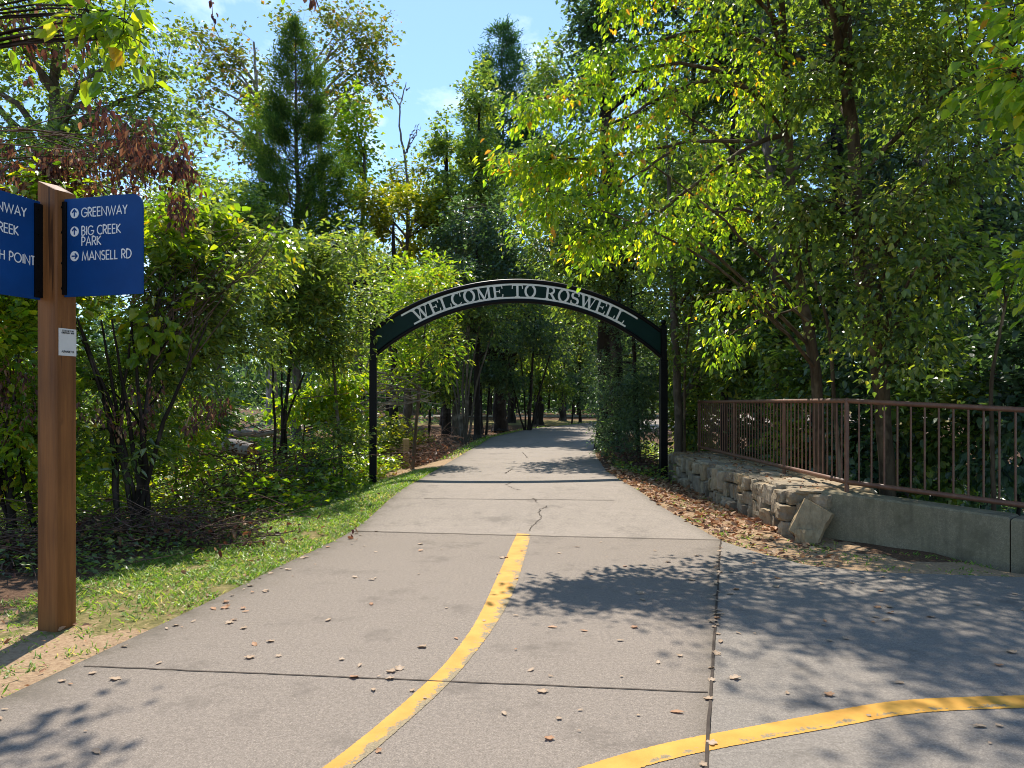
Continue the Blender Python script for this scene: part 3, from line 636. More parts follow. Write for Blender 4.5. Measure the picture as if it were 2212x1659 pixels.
SERIF = {
 'W': (1.28, [([(.12, 1), (.40, 0)], tk), ([(.40, 0), (.66, 1)], tn), ([(.62, 1), (.88, 0)], tk), ([(.88, 0), (1.16, 1)], tn), serif(.12, .97, .34), serif(.64, .97, .3), serif(1.16, .97, .3)]),
 'E': (.86, [([(.20, 0), (.20, 1)], tk), ([(.05, .97), (.78, .97), (.80, .74)], tn), ([(.05, .03), (.80, .03), (.83, .28)], tn), ([(.2, .52), (.58, .52)], tn), ([(.58, .66), (.58, .38)], tn)]),
 'L': (.80, [([(.20, 0), (.20, 1)], tk), serif(.2, .97, .36), ([(.05, .03), (.76, .03), (.79, .32)], tn)]),
 'C': (.92, [(arc(.50, .5, .38, .48, 62, 120, 8), tn), (arc(.50, .5, .38, .48, 112, 248, 14), tk), (arc(.50, .5, .38, .48, 240, 318, 9), tn), ([(.80, .98), (.80, .66)], tn)]),
 'O': (1.0, [(arc(.5, .5, .38, .48, 118, 242, 14), tk), (arc(.5, .5, .38, .48, -62, 62, 14), tk), (arc(.5, .5, .38, .475, 55, 125, 9), tn), (arc(.5, .5, .38, .475, 235, 305, 9), tn)]),
 'M': (1.22, [([(.18, 0), (.20, 1)], tn), ([(.20, .98), (.60, .02)], tk), ([(.60, .02), (1.0, .98)], tn), ([(1.0, 0), (1.0, 1)], tk), serif(.18, .03, .32), serif(1.0, .03, .36), serif(.16, .97, .26), serif(1.04, .97, .26)]),
 'T': (.92, [([(.46, 0), (.46, 1)], tk), ([(.05, .68), (.08, .97), (.84, .97), (.87, .68)], tn), serif(.46, .03, .38)]),
 'R': (.96, [([(.20, 0), (.20, 1)], tk), serif(.2, .03, .36), ([(.05, .97), (.5, .97)], tn), (arc(.5, .74, .2, .23, 90, -90, 12), tk * .9), ([(.2, .50), (.52, .50)], tn), ([(.48, .5), (.84, .02)], tk), ([(.76, .03), (.95, .03)], tn)]),
 'S': (.76, [(arc(.38, .73, .25, .25, 30, 150, 8), tn), (arc(.36, .73, .24, .24, 140, 235, 8) + arc(.40, .26, .26, .26, 60, -40, 8), tk), (arc(.38, .27, .27, .25, -35, -155, 9), tn), ([(.64, .98), (.64, .72)], tn), ([(.10, .02), (.10, .30)], tn)]),
 ' ': (.55, [])}
msg = 'WELCOME TO ROSWELL'; tot = sum(SERIF[c][0] + .07 for c in msg); sc_ = 4.52 / tot; lh = .245
cx_ = 0; k = 0; mb = MB()
for c in msg + ' ':
    if c == ' ':
        if mb.n: ar.part(mb, 'lettering', M['cream'], panel)
        mb = MB(); cx_ += SERIF[' '][0] + .07; continue
    w, st = SERIF[c]
    for pl, wd in st:
        q = [((cx_ + a) * sc_ - 2.26, (b - .5) * lh) for a, b in pl]
        if len(q) == 2: q = [tuple(np.array(q[0]) * (1 - t) + np.array(q[1]) * t) for t in np.linspace(0, 1, 3)]
        stroke_mesh(mb, q, wd * sc_ * 1.0, lmap, .0150 + .0006 * (k % 6), .006); k += 1
    cx_ += w + .07

# ------------------------------------------------------------------ railing, stone wall, concrete wall
PA, PB = np.array([4.04, 16.1]), np.array([4.0, 8.9]); dr = nrm(np.array([.676, -.737])); PC = PB + dr * 1.86; PD = PB + dr * 3.9
def rz_top(p): return 1.63 - .055 * max(0, (p - PB) @ dr)
fr = Thing('railing', (*PB, .55), 'rusty brown metal railing with upright bars on top of the low walls', 'railing')
rng = np.random.default_rng(3)
def railline(z0): return [np.array([*PA, z0]), np.array([*PB, z0]), np.array([*PD, z0 - .055 * 3.9])]
for nm, z0 in (('top_rail', 1.63), ('bottom_rail', .66)):
    L = railline(z0); mb = MB()
    pts = np.concatenate([np.linspace(L[0], L[1], 12), np.linspace(L[1], L[2], 8)[1:]])
    mb.tubes(pts, np.full(len(pts), .03), 10, cap=True); fr.part(mb, nm, M['rail'])
posts = [PA, PB + (PA - PB) * .62, PB + (PA - PB) * .28, PB, PC, PD]
posts[1] = np.array([4.03, 13.5]); posts[2] = np.array([4.02, 11.0])
for p in posts:
    zt = rz_top(p); mb = MB(); mb.tubes(np.array([[*p, .38], [*p, zt]]), np.full(2, .027), 10, cap=True)
    mb.lathe((*p, zt - .02), [(.029, 0), (.029, .04), (.02, .052), (0, .056)], 10); fr.part(mb, 'post', M['rail'])
def pickets(a, b, n):
    for t in np.arange(1, n) / n:
        p = a + (b - a) * t; zt = rz_top(p); mb = MB(); mb.tubes(np.array([[*p, zt - .97], [*p, zt - .01]]), np.full(2, .0105), 6); fr.part(mb, 'bar', M['rail'])
pickets(posts[0], posts[1], 17); pickets(posts[1], posts[2], 17); pickets(posts[2], posts[3], 15); pickets(PB, PC, 13); pickets(PC, PD, 13)

_bm = bmesh.new(); bmesh.ops.create_cube(_bm, size=2); bmesh.ops.subdivide_edges(_bm, edges=_bm.edges[:], cuts=4, use_grid_fill=True)
_bm.verts.ensure_lookup_table(); ROCKV = np.array([v.co[:] for v in _bm.verts]); ROCKF = np.array([[v.index for v in f.verts] for f in _bm.faces]); _bm.free()
def stone(rng, c, size, rz=0, jit=.18, tilt=0):
    V = ROCKV.copy()
    V = V / (np.abs(V) ** 16).sum(1, keepdims=True) ** (1 / 16) * rng.uniform(.95, 1.03)
    for _ in range(4):      # hewn faces: slice corners off along random planes
        nn = nrm(rng.normal(0, 1, 3) * [1, 1, .8]); dd = V @ nn; lim = rng.uniform(.92, 1.2) * np.abs(nn).sum() * .82; V = V - np.maximum(dd - lim, 0)[:, None] * nn
    ph = rng.uniform(0, 6.28, 6)
    V = V + .028 * np.stack([np.sin(V[:, 1] * 3.1 + ph[0]) + np.sin(V[:, 2] * 4.3 + ph[1]), np.sin(V[:, 0] * 3.3 + ph[2]) + np.sin(V[:, 2] * 3.9 + ph[3]), np.sin(V[:, 0] * 2.9 + ph[4]) + np.sin(V[:, 1] * 3.7 + ph[5])], 1) * jit / .18
    V = V + rng.normal(0, .034, V.shape)
    V = V * (1 + .12 * jit / .18 * (V[:, [1, 2, 0]] * rng.normal(0, 1, 3))) * np.array(size) / 2
    ct, st_ = math.cos(tilt), math.sin(tilt); V = V @ np.array([[ct, 0, st_], [0, 1, 0], [-st_, 0, ct]])
    cr_, sr_ = math.cos(rz), math.sin(rz); return V @ np.array([[cr_, sr_, 0], [-sr_, cr_, 0], [0, 0, 1]]) + np.array(c)
BOXF = ROCKF
def bevel_build(mb, name, mat, thing, off=.014, parent=None):
    o = thing.part(mb, name, mat, parent); bm = bmesh.new(); bm.from_mesh(o.data)
    bmesh.ops.bevel(bm, geom=bm.edges[:], offset=off, segments=2, profile=.6, affect='EDGES'); bm.to_mesh(o.data); bm.free(); return o
wl = Thing('stone_wall', (3.8, 12.4, 0), 'low wall of rough grey and tan field stones under the railing', 'wall')
rng = np.random.default_rng(21); mb = MB()
mb.box((3.98, 12.55, .20), (.72, 6.5, .58)); wl.part(mb, 'core', M['joint'])
mb = MB()
y = 9.02
while y < 15.9:
    l = rng.uniform(.2, .40); pat = [(.30, .27), (.2, .19, .18), (.36, .21), (.22, .35), (.17, .24, .16)][rng.integers(5)]; z = -.05
    for h in pat:
        h = h * rng.uniform(.95, 1.05); two = h < .25 and l > .3 and rng.random() < .5
        for q_ in ((y + l * .27, l * .5), (y + l * .77, l * .46)) if two else ((y + l / 2, l * .98),):
            mb.add(stone(rng, (3.47 + .10 * (z + .05) + rng.normal(0, .022), q_[0], z + h / 2), (.32 * rng.uniform(.8, 1.15), q_[1] * .95, h * .93), rng.normal(0, .07), .11, rng.normal(0, .08)), BOXF)
        z += h
    y += l
for x0 in (3.62, 3.95, 4.22):                           # flat cap stones
    y = 9.0
    while y < 15.9:
        l = rng.uniform(.3, .6); mb.add(stone(rng, (x0 + rng.normal(0, .02), y + l / 2, .495 + rng.uniform(0, .03)), (.36, l, .09), rng.normal(0, .06), .12), BOXF); y += l + .01
for xx in np.arange(3.45, 4.3, .28):                    # far end
    for z in (.06, .24, .40): mb.add(stone(rng, (xx, 15.95, z), (.27, .3, .18), rng.normal(0, .1), .18), BOXF)
for xx, zz in ((3.55, .1), (3.6, .3), (3.75, .42), (3.9, .25), (3.5, .0)): mb.add(stone(rng, (xx, 9.02, zz), (.3, .3, .17), rng.normal(0, .3), .22, rng.normal(0, .15)), BOXF)
wl.part(mb, 'stones', M['stone'])
lb = Thing('stone_block', (3.55, 8.8, 0), 'large loose stone block leaning at the end of the stone wall', 'stone')
mb = MB(); V = stone(rng, (0, 0, 0), (.36, .32, .42), 0, .06)
from mathutils import Euler
Rm = np.array(Euler((R(-10), R(24), R(-28))).to_matrix()); V = V @ Rm.T + np.array([3.52, 8.78, .205]); mb.add(V, BOXF)
lb.part(mb, 'block', M['stone'])
lb2 = Thing('stone_block', (3.5, 8.62, 0), 'small grey stone lying on the dirt below the leaning block', 'stone')
mb = MB(); mb.add(stone(rng, (3.44, 8.66, .06), (.24, .18, .17), .4, .2), BOXF); lb2.part(mb, 'block', M['stone'])

cw = Thing('concrete_wall', (4.4, 8.2, 0), 'low mossy concrete retaining wall carrying the near end of the railing', 'wall')
w0 = np.array([3.72, 8.97]); w1 = w0 + dr * 1.95; w2 = w0 + dr * 5.0; tn_ = np.array([-dr[1], dr[0]]) * .36
for a, b, za, zb_, nm in ((w0, w1 - dr * .006, .552, .445, 'wall_section'), (w1 + dr * .006, w2, .437, .27, 'wall_section')):
    mb = MB(); pl = np.array([a, b, b + tn_, a + tn_]); bz = np.array([za, zb_, zb_, za])
    c = .02; inn = (pl - pl.mean(0)); 
    ins = np.array([a + dr * c + nrm(tn_) * c, b - dr * c + nrm(tn_) * c, b + tn_ - dr * c - nrm(tn_) * c, a + tn_ + dr * c - nrm(tn_) * c])
    V = np.concatenate([np.c_[pl, np.full(4, -.8)], np.c_[pl, bz - c], np.c_[ins, bz]])
    Fc = [[i, (i + 1) % 4, (i + 1) % 4 + 4, i + 4] for i in range(4)] + [[i + 4, (i + 1) % 4 + 4, (i + 1) % 4 + 8, i + 8] for i in range(4)] + [[8, 9, 10, 11]]
    mb.add(V, Fc); cw.part(mb, nm, M['concrete_wall'])

# ------------------------------------------------------------------ foliage machinery
def E(u, v, Y, du, dv, dY, n): return (P(u, v, Y), np.array([du / F * Y, dY, dv / F * Y]), n)
def clump(p, rng_phase, s):     # smooth 3-D noise in -1..1 used to break crowns into clumps
    a = np.sin(p @ rng_phase[0] * s + rng_phase[3]) ; b = np.sin(p @ rng_phase[1] * s + rng_phase[4]); c = np.sin(p @ rng_phase[2] * s + rng_phase[5])
    return (a + b + c) / 3
def sprays_in(rng, blobs, gap=.0, cs=2.2, shell=.5):
    ph = [rng.normal(0, 1, 3) for _ in range(3)] + list(rng.uniform(0, 6.28, 3))
    Cc, D = [], []
    for c, r, n in blobs:
        d = nrm(rng.normal(0, 1, (n * 2, 3))); rad = rng.random(n * 2) ** shell
        p = d * rad[:, None]
        w = c + p * r
        keep = clump(w, ph, cs / max(.6, min(r[0], r[2]))) > gap - .35 * rng.random(n * 2)
        w, d = w[keep][:n], d[keep][:n]
        Cc.append(w); D.append(d * r / r.max())
    return np.concatenate(Cc), np.concatenate(D)
def spray_leaves(mb, rng, Cc, D, n, Ls, leaf, wr, droop=.35, up=.5, mat=0, fine=True, flat=.35, twig=None, tmat=1, hang=.35, spread=1.0):
    """each spray: a twig along D with leaves left and right of it"""
    m = len(Cc)
    ax = nrm(D + rng.normal(0, .35, (m, 3)) + np.array([0, 0, up * .4]))
    sd = nrm(np.cross(ax, np.array([0, 0, 1.]) + rng.normal(0, .15, (m, 3)))); upv = np.cross(sd, ax)
    L = Ls * rng.uniform(.6, 1.3, m)
    t = rng.random((m, n)) ** .8; sg = rng.uniform(-1, 1, (m, n)) * (1.05 - .6 * t) * .55 * spread
    zz = rng.normal(0, .10 * flat / .35, (m, n)) - droop * t ** 2 - .25 * sg ** 2
    p = Cc[:, None] + L[:, None, None] * ((t - .4)[..., None] * ax[:, None] + sg[..., None] * sd[:, None] + zz[..., None] * upv[:, None])
    d = ax[:, None] * .55 + sd[:, None] * np.sign(sg)[..., None] * .7 - np.array([0, 0, hang]) + rng.normal(0, .35, (m, n, 3))
    nn = upv[:, None] * .45 + np.array([0, -.08, .75]) + rng.normal(0, .36, (m, n, 3))
    ln = leaf * rng.uniform(.4, 1.35, (m, n))
    mb.leaves(p.reshape(-1, 3), d.reshape(-1, 3), nn.reshape(-1, 3), ln.ravel(), ln.ravel() * wr, mat, fine=fine)
    if twig:
        tt = np.array([-.5, -.1, .3, .62]); pt = Cc[:, None] + L[:, None, None] * (tt[:, None] * ax[:, None] - droop * (np.maximum(tt + .4, 0) ** 2)[:, None] * upv[:, None])
        mb.tubes(pt, np.tile(np.array([1, .8, .5, .25]) * twig, (m, 1)), 3, tmat)
def bez(a, b, c, k=8):
    t = np.linspace(0, 1, k)[:, None]; return a * (1 - t) ** 2 + 2 * b * t * (1 - t) + c * t * t
def tree(name, label, cat, trunk, blobs, mat, leaf=.1, n=22, Ls=.7, wr=.55, bark='bark', group=None, seed=0, gap=.0, limbs=10, droop=.35, fine=True, twig=None, sides=8, extra=None, shell=.5, limbr=.45, cs=2.2, stems=None, hang=.35, crown='crown', spread=1.0, up=.5, rough=.06, boughs=None):
    """trunk: list of (x,y,z,r) control points"""
    rng = np.random.default_rng(seed)
    T = np.array(trunk, float); th = Thing(name, T[0, :3], label, cat, group)
    k = 26; tt = np.linspace(0, len(T) - 1, k)
    tp = np.stack([np.interp(tt, range(len(T)), T[:, i]) for i in range(4)], 1)
    sm = lambda x: np.convolve(np.pad(x, 2, 'edge'), np.ones(5) / 5, 'valid')
    tp[1:-1, :2] = np.stack([sm(tp[:, i]) for i in (0, 1)], 1)[1:-1]
    tp[1:-1, :2] += rng.normal(0, rough, (k - 2, 2)) * tp[1:-1, 3:4] * 2
    mb = MB(); rad = tp[:, 3] * rng.uniform(.92, 1.08, k); rad[0] *= 1.35; rad[1] *= 1.1
    mb.tubes(tp[:, :3], rad, sides)
    if stems is not None:
        for s_ in stems:
            s_ = np.array(s_, float); q = np.stack([np.interp(np.linspace(0, len(s_) - 1, 14), range(len(s_)), s_[:, i]) for i in range(4)], 1)
            q[1:-1, :3] += rng.normal(0, .3, (12, 3)) * q[1:-1, 3:4]; mb.tubes(q[:, :3], q[:, 3], 6)
    Cc, D = sprays_in(rng, blobs, gap, cs, shell) if blobs else (np.zeros((0, 3)), np.zeros((0, 3)))
    bl_p = []
    for pts, nsp, r0 in (boughs or []):
        q = np.array(pts, float); tt_ = np.linspace(0, len(q) - 1, 20); q = np.stack([np.interp(tt_, range(len(q)), q[:, i]) for i in range(3)], 1)
        q = np.stack([np.convolve(np.pad(q[:, i], 2, 'edge'), np.ones(5) / 5, 'valid') for i in range(3)], 1); q[1:-1] += rng.normal(0, .012, (18, 3))
        mb.tubes(q, np.linspace(r0, .006, 20), 6); bl_p.append(q)
        ts = .22 + .78 * rng.random(nsp) ** .75; j = np.minimum((ts * 19).astype(int), 18); tg = nrm(q[j + 1] - q[j])
        sdv = nrm(np.cross(tg, [0, 0, 1.])) * rng.choice([-1, 1], nsp)[:, None]
        dv_ = tg * .75 + sdv * rng.uniform(.2, 1.1, (nsp, 1)) + np.c_[np.zeros((nsp, 2)), rng.normal(-.18, .22, nsp)]
        Cc = np.concatenate([Cc, q[j] + nrm(dv_) * rng.uniform(.1, .55, (nsp, 1)) * (1.15 - .6 * ts[:, None])]); D = np.concatenate([D, dv_])
    lp = [tp[k // 3:, :3]]; lr = [tp[k // 3:, 3]]
    if stems is not None:
        for s_ in stems:
            s_ = np.array(s_, float); lp.append(s_[len(s_) // 2:, :3]); lr.append(s_[len(s_) // 2:, 3])
    if limbs:
        ends = Cc[rng.choice(len(Cc), min(limbs, len(Cc)), replace=False)]
        for e in ends:
            j = int(np.argmin(np.abs(tp[:, 2] - (e[2] - .45 * np.hypot(*(e[:2] - tp[-1, :2])) - .05 * tp[-1, 2])))); j = min(max(j, 5), k - 2)
            a = tp[j, :3]; md = (a + e) / 2 + np.array([0, 0, .12 * np.linalg.norm(e - a)]) + rng.normal(0, .05, 3) * np.linalg.norm(e - a)
            q = bez(a, md, e, 9); r0 = min(tp[j, 3] * .7, tp[0, 3] * limbr); q[1:-1] += rng.normal(0, .3, (7, 3)) * r0
            mb.tubes(q, np.linspace(r0, r0 * .25, 9), 6); lp.append(q[2:]); lr.append(np.linspace(r0, r0 * .25, 9)[2:])
    lp += bl_p
    th.part(mb, 'trunk', M[bark])
    mb = MB()
    LP = np.concatenate(lp)
    if len(Cc):
        j = np.argmin(((Cc[:, None] - LP[None]) ** 2).sum(-1) + 4 * np.maximum(0, LP[None, :, 2] - Cc[:, None, 2]) ** 2, 1); A = LP[j]
        tt = np.linspace(0, 1, 5)[:, None]
        md = (A + Cc) / 2 + np.array([0, 0, .08]) * np.linalg.norm(A - Cc, axis=1)[:, None]
        q = A[:, None] * (1 - tt) ** 2 + 2 * md[:, None] * tt * (1 - tt) + Cc[:, None] * tt ** 2
        br = np.clip(.007 * np.linalg.norm(A - Cc, axis=1), .003, .016)
        mb.tubes(q, br[:, None] * np.linspace(1, .35, 5), 3, 1)
        spray_leaves(mb, rng, Cc, D, n, Ls, leaf, wr, droop, up, 0, fine, twig=twig, hang=hang, spread=spread)
    if extra: extra(mb, rng)
    th.part(mb, crown, [M[mat], M[bark], M['seed']])
    return th
def trunk_at(u, vb, Y, zt, r, lean=0, leany=0, base=None):
    b = P(u, vb, Y); z0 = H(b[0], Y) - .1 if base is None else base
    return [(b[0], Y, z0, r), (b[0] + lean * .5, Y + leany * .5, z0 + (zt - z0) * .55, r * .75), (b[0] + lean, Y + leany, zt, r * .25)]
def conifer(name, label, u, Y, vtop, vbot, wpx, mat, seed, dens=1.0, r=.22):
    rng = np.random.default_rng(seed); top = P(u, vtop, Y); zb = EYE + (HOR - vbot) / F * Y; x = top[0]
    base = (x, Y, H(x, Y) - .1); th = Thing(name, base, label, 'tree')
    mb = MB(); zz = np.linspace(base[2], top[2] - .2, 16); pt = np.c_[x + rng.normal(0, .03, 16), np.full(16, Y), zz]; mb.tubes(pt, np.linspace(r, .015, 16), 8)
    h = top[2] - zb; w = wpx / F * Y
    Cc, D = [], []
    nb = int(150 * dens)
    for i in range(nb):
        f = (i + rng.random()) / nb                       # 0 at the top
        z = top[2] - h * f ** .92 * .97 - .1; rr = w * (f ** .72) * rng.uniform(.7, 1.12) * (1 + .17 * math.sin(f * 23 + seed)) + .06
        a = rng.uniform(0, 6.283); dirv = np.array([math.cos(a), math.sin(a), rng.uniform(.25, .75)])
        e = np.array([x, Y, z]) + dirv * np.array([1, 1, .8]) * rr
        q = bez(np.array([x, Y, z - .15 * rr]), np.array([x, Y, z]) + dirv * rr * np.array([.5, .5, .1]), e, 7); mb.tubes(q, np.linspace(.03 * (.3 + f), .005, 7), 4)
        m = 3 + int(10 * f ** .8 * dens); s_ = .15 + .87 * rng.random(m) ** .55
        for t in s_:
            j = t * 6; j0 = int(min(j, 5)); Cc.append(q[j0] + (q[j0 + 1] - q[j0]) * (j - j0) + rng.normal(0, .035 * w, 3)); D.append(dirv + rng.normal(0, .4, 3))
    th.part(mb, 'trunk', M['bark'])
    mb = MB(); Cc = np.array(Cc); D = np.array(D)
    ph = [rng.normal(0, 1, 3) * [1, 1, 1.4] for _ in range(3)] + list(rng.uniform(0, 6.28, 3)); kp = clump(Cc, ph, 2.4 * 30 / Y) > -.5 - .3 * rng.random(len(Cc)); Cc, D = Cc[kp], D[kp]
    m, n = len(Cc), 34
    ax = nrm(D); L = (.30 + .16 * rng.random(m)) * (Y / 30)
    t = rng.random((m, n)); p = Cc[:, None] + L[:, None, None] * (t - .3)[..., None] * ax[:, None] + rng.normal(0, .10 * Y / 30, (m, n, 3))
    d = ax[:, None] * .8 + rng.normal(0, .55, (m, n, 3)) + np.array([0, 0, .25]); nn = rng.normal(0, 1, (m, n, 3)) + np.array([0, 0, .5])
    ln = rng.uniform(.10, .22, m * n) * Y / 30
    mb.leaves(p.reshape(-1, 3), d.reshape(-1, 3), nn.reshape(-1, 3), ln, ln * .2, 0, fine=False)
    th.part(mb, 'crown', [M[mat]])
    return th

# ------------------------------------------------------------------ trees, left side and background
def seeds_hanging(blobs, n, length):       # strands of winged seeds
    def f(mb, rng):
        for c, r, k in blobs:
            a = c + rng.uniform(-1, 1, (k, 3)) * r
            for p in a:
                m = n; q = p + np.c_[rng.normal(0, .02, m), rng.normal(0, .02, m), -rng.random(m) * length]
                ln = rng.uniform(.03, .045, m); mb.leaves(q, np.c_[rng.normal(0, .3, m), rng.normal(0, .3, m), -np.ones(m)], rng.normal(0, 1, (m, 3)), ln, ln * .35, 2, fine=False)
    return f
tree('overhanging_tree', 'tree at the left edge whose big backlit leaves hang into the top corner', 'tree', [(-6.4, 6.6, -.1, .2), (-6.2, 6.6, 3.4, .16), (-5.4, 6.4, 5.4, .13), (-3.9, 6.0, 6.0, .07)],
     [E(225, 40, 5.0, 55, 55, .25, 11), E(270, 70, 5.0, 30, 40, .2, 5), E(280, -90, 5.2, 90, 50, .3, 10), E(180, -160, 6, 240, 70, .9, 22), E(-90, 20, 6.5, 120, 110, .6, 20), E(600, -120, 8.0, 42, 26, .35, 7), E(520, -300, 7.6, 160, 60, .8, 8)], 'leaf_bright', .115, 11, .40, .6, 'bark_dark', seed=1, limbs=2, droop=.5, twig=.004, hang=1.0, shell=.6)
tree('oak_tree', 'broad blue-green oak behind the sign with sky showing through its leaves', 'tree', trunk_at(90, 1000, 18, 11.5, .24, .4),
     [E(130, 190, 18, 230, 170, 2.4, 330), E(330, 210, 18.5, 90, 90, 1.4, 80), E(60, 20, 17, 220, 120, 2, 150), E(260, 320, 18, 140, 60, 1.6, 100), E(400, 250, 19, 50, 30, .8, 14), E(330, 80, 18, 60, 70, 1, 36)], 'leaf_green', .14, 22, 1.0, .75, 'bark', seed=2, gap=.2, cs=3.4, limbs=16, fine=False, up=.3)
tree('maple_tree', 'green tree at the far left edge filling the gap under the oak', 'tree', trunk_at(-60, 950, 15, 7, .16),
     [E(40, 420, 15, 170, 130, 1.6, 160), E(-80, 250, 15, 150, 150, 1.6, 100)], 'leaf_green', .12, 22, .8, .75, seed=31, gap=.05, fine=False)
for i, (u, Y, lab, bl, ll) in enumerate((
    (560, 40, 'tall sparse tulip tree with a forked trunk left of the conifer', [E(440, 130, 40, 55, 70, 2, 60), E(500, 110, 40, 40, 50, 1.6, 40), E(545, 190, 40, 50, 80, 2, 60), E(430, 240, 40, 45, 50, 1.6, 36), E(520, 300, 40, 70, 50, 2, 50), E(395, 60, 40, 20, 25, 1, 8)], 0),
    (690, 41, 'tallest thin tulip tree rising behind the conifer to the top edge', [E(640, 60, 41, 50, 60, 2, 46), E(720, 120, 41, 70, 110, 2.4, 90), E(800, 80, 41, 45, 70, 1.8, 70), E(820, 160, 41, 30, 50, 1.5, 34), E(770, 200, 41, 60, 50, 2, 44), E(700, 250, 41, 60, 60, 2, 50), E(740, 20, 41, 40, 40, 1.8, 30)], 0))):
    c = P(u, 900, Y)
    tree('tulip_tree', lab, 'tree', [(c[0] + .8, Y, .3, .32), (c[0] + .4, Y, 10, .24), (c[0], Y, 16, .15), (c[0] - .3, Y, 21, .05)], bl, 'leaf_tulip', .22, 15, 1.4, .85, 'bark_grey', seed=40 + i, gap=.18, limbs=16, fine=False, cs=4, limbr=.5, up=.8, shell=.6)
tree('maple_tree', 'yellowing maple tucked between the conifer and the open sky', 'tree', trunk_at(770, 900, 36, 14, .22, .4),
     [E(765, 320, 36, 45, 120, 1.6, 120), E(745, 460, 36, 70, 70, 1.8, 70), E(560, 240, 37, 22, 50, 1.2, 22)], 'leaf_bright', .22, 20, 1.1, .8, seed=44, gap=.1, fine=False)
conifer('conifer', 'tall dark feathery conifer standing left of the open sky', 640, 30, 46, 640, 150, 'needle', 3, 1.5)
conifer('conifer', 'blue-green conifer with a pointed top in the middle distance, right of the dead snag', 1085, 42, 50, 480, 125, 'needle_blue', 4, 1.0)
tree('maple_tree', 'round green tree between the blue sign and the feathery conifer', 'tree', trunk_at(470, 930, 25, 8.5, .17),
     [E(470, 440, 25, 90, 80, 2, 170), E(400, 480, 24, 70, 60, 1.5, 90), E(540, 500, 25, 70, 50, 1.5, 80)], 'leaf_green', .17, 22, .95, .75, seed=5, gap=.05, fine=False)
tree('maple_tree', 'golden-yellow tree below the open sky in the middle', 'tree', trunk_at(880, 910, 33, 10, .2),
     [E(880, 480, 33, 85, 70, 2.2, 200), E(960, 450, 34, 40, 50, 1.4, 50), E(800, 440, 32, 40, 40, 1.2, 40)], 'leaf_yellow', .2, 22, 1.0, .7, seed=6, gap=.05, fine=False)
tree('sweetgum_tree', 'slim sweetgum with a pointed crown right of the dead snag', 'tree', trunk_at(965, 900, 34, 14, .2),
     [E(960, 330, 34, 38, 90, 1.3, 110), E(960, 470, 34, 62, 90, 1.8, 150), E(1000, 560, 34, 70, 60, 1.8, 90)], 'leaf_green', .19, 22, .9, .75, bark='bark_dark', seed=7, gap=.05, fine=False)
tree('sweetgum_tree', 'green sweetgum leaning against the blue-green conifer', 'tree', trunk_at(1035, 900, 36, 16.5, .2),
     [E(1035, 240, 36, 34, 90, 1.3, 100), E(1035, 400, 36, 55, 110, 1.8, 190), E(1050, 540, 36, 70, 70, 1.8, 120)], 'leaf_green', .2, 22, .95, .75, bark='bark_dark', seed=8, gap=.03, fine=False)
tree('maple_tree', 'low pale green tree at the foot of the dead snag', 'tree', trunk_at(880, 905, 38, 12, .16),
     [E(890, 380, 38, 45, 40, 1.4, 70), E(840, 420, 38, 35, 40, 1.2, 40)], 'leaf_yellow', .2, 20, .9, .7, seed=9, gap=.05, fine=False)
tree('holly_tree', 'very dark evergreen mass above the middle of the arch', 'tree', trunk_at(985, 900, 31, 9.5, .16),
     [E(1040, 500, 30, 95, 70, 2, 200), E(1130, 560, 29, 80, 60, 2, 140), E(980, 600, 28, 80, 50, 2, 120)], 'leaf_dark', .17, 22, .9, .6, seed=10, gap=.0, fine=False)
tree('maple_tree', 'green tree hanging over the left half of the arch', 'tree', trunk_at(850, 910, 25, 7.6, .18),
     [E(800, 600, 25, 90, 60, 2, 130), E(880, 640, 24, 90, 50, 2, 110), E(700, 560, 25, 100, 60, 2, 130), E(640, 640, 22, 90, 60, 1.6, 100)], 'leaf_green', .15, 22, .9, .7, 'bark_dark', seed=11, gap=.05, fine=False)
# dead snag
sg = Thing('dead_snag', P(885, 890, 38) * [1, 1, 0], 'bare grey dead snag with forked limbs against the open sky', 'tree')
mb = MB()
def limb(pts, r0, r1, Y): q = np.array([P(u, v, Y) for u, v in pts]); tt = np.linspace(0, len(q) - 1, 18); q = np.stack([np.interp(tt, range(len(q)), q[:, i]) for i in range(3)], 1); q += np.random.default_rng(int(r0 * 1000)).normal(0, .03, q.shape); mb.tubes(q, np.linspace(r0, r1, 18), 7)
limb([(890, 900), (885, 500), (877, 340), (866, 300), (862, 260), (865, 225), (872, 200), (878, 178)], .075, .022, 38)
limb([(866, 232), (850, 205), (838, 188), (826, 160)], .04, .012, 38); limb([(875, 338), (888, 290), (900, 268)], .06, .02, 38); limb([(878, 325), (895, 300), (905, 268)], .05, .015, 38)
limb([(890, 298), (899, 285), (908, 275)], .04, .01, 38); limb([(877, 195), (885, 190)], .03, .01, 38); limb([(868, 215), (858, 208)], .03, .01, 38)
sg.part(mb, 'trunk', M['bark_grey'])

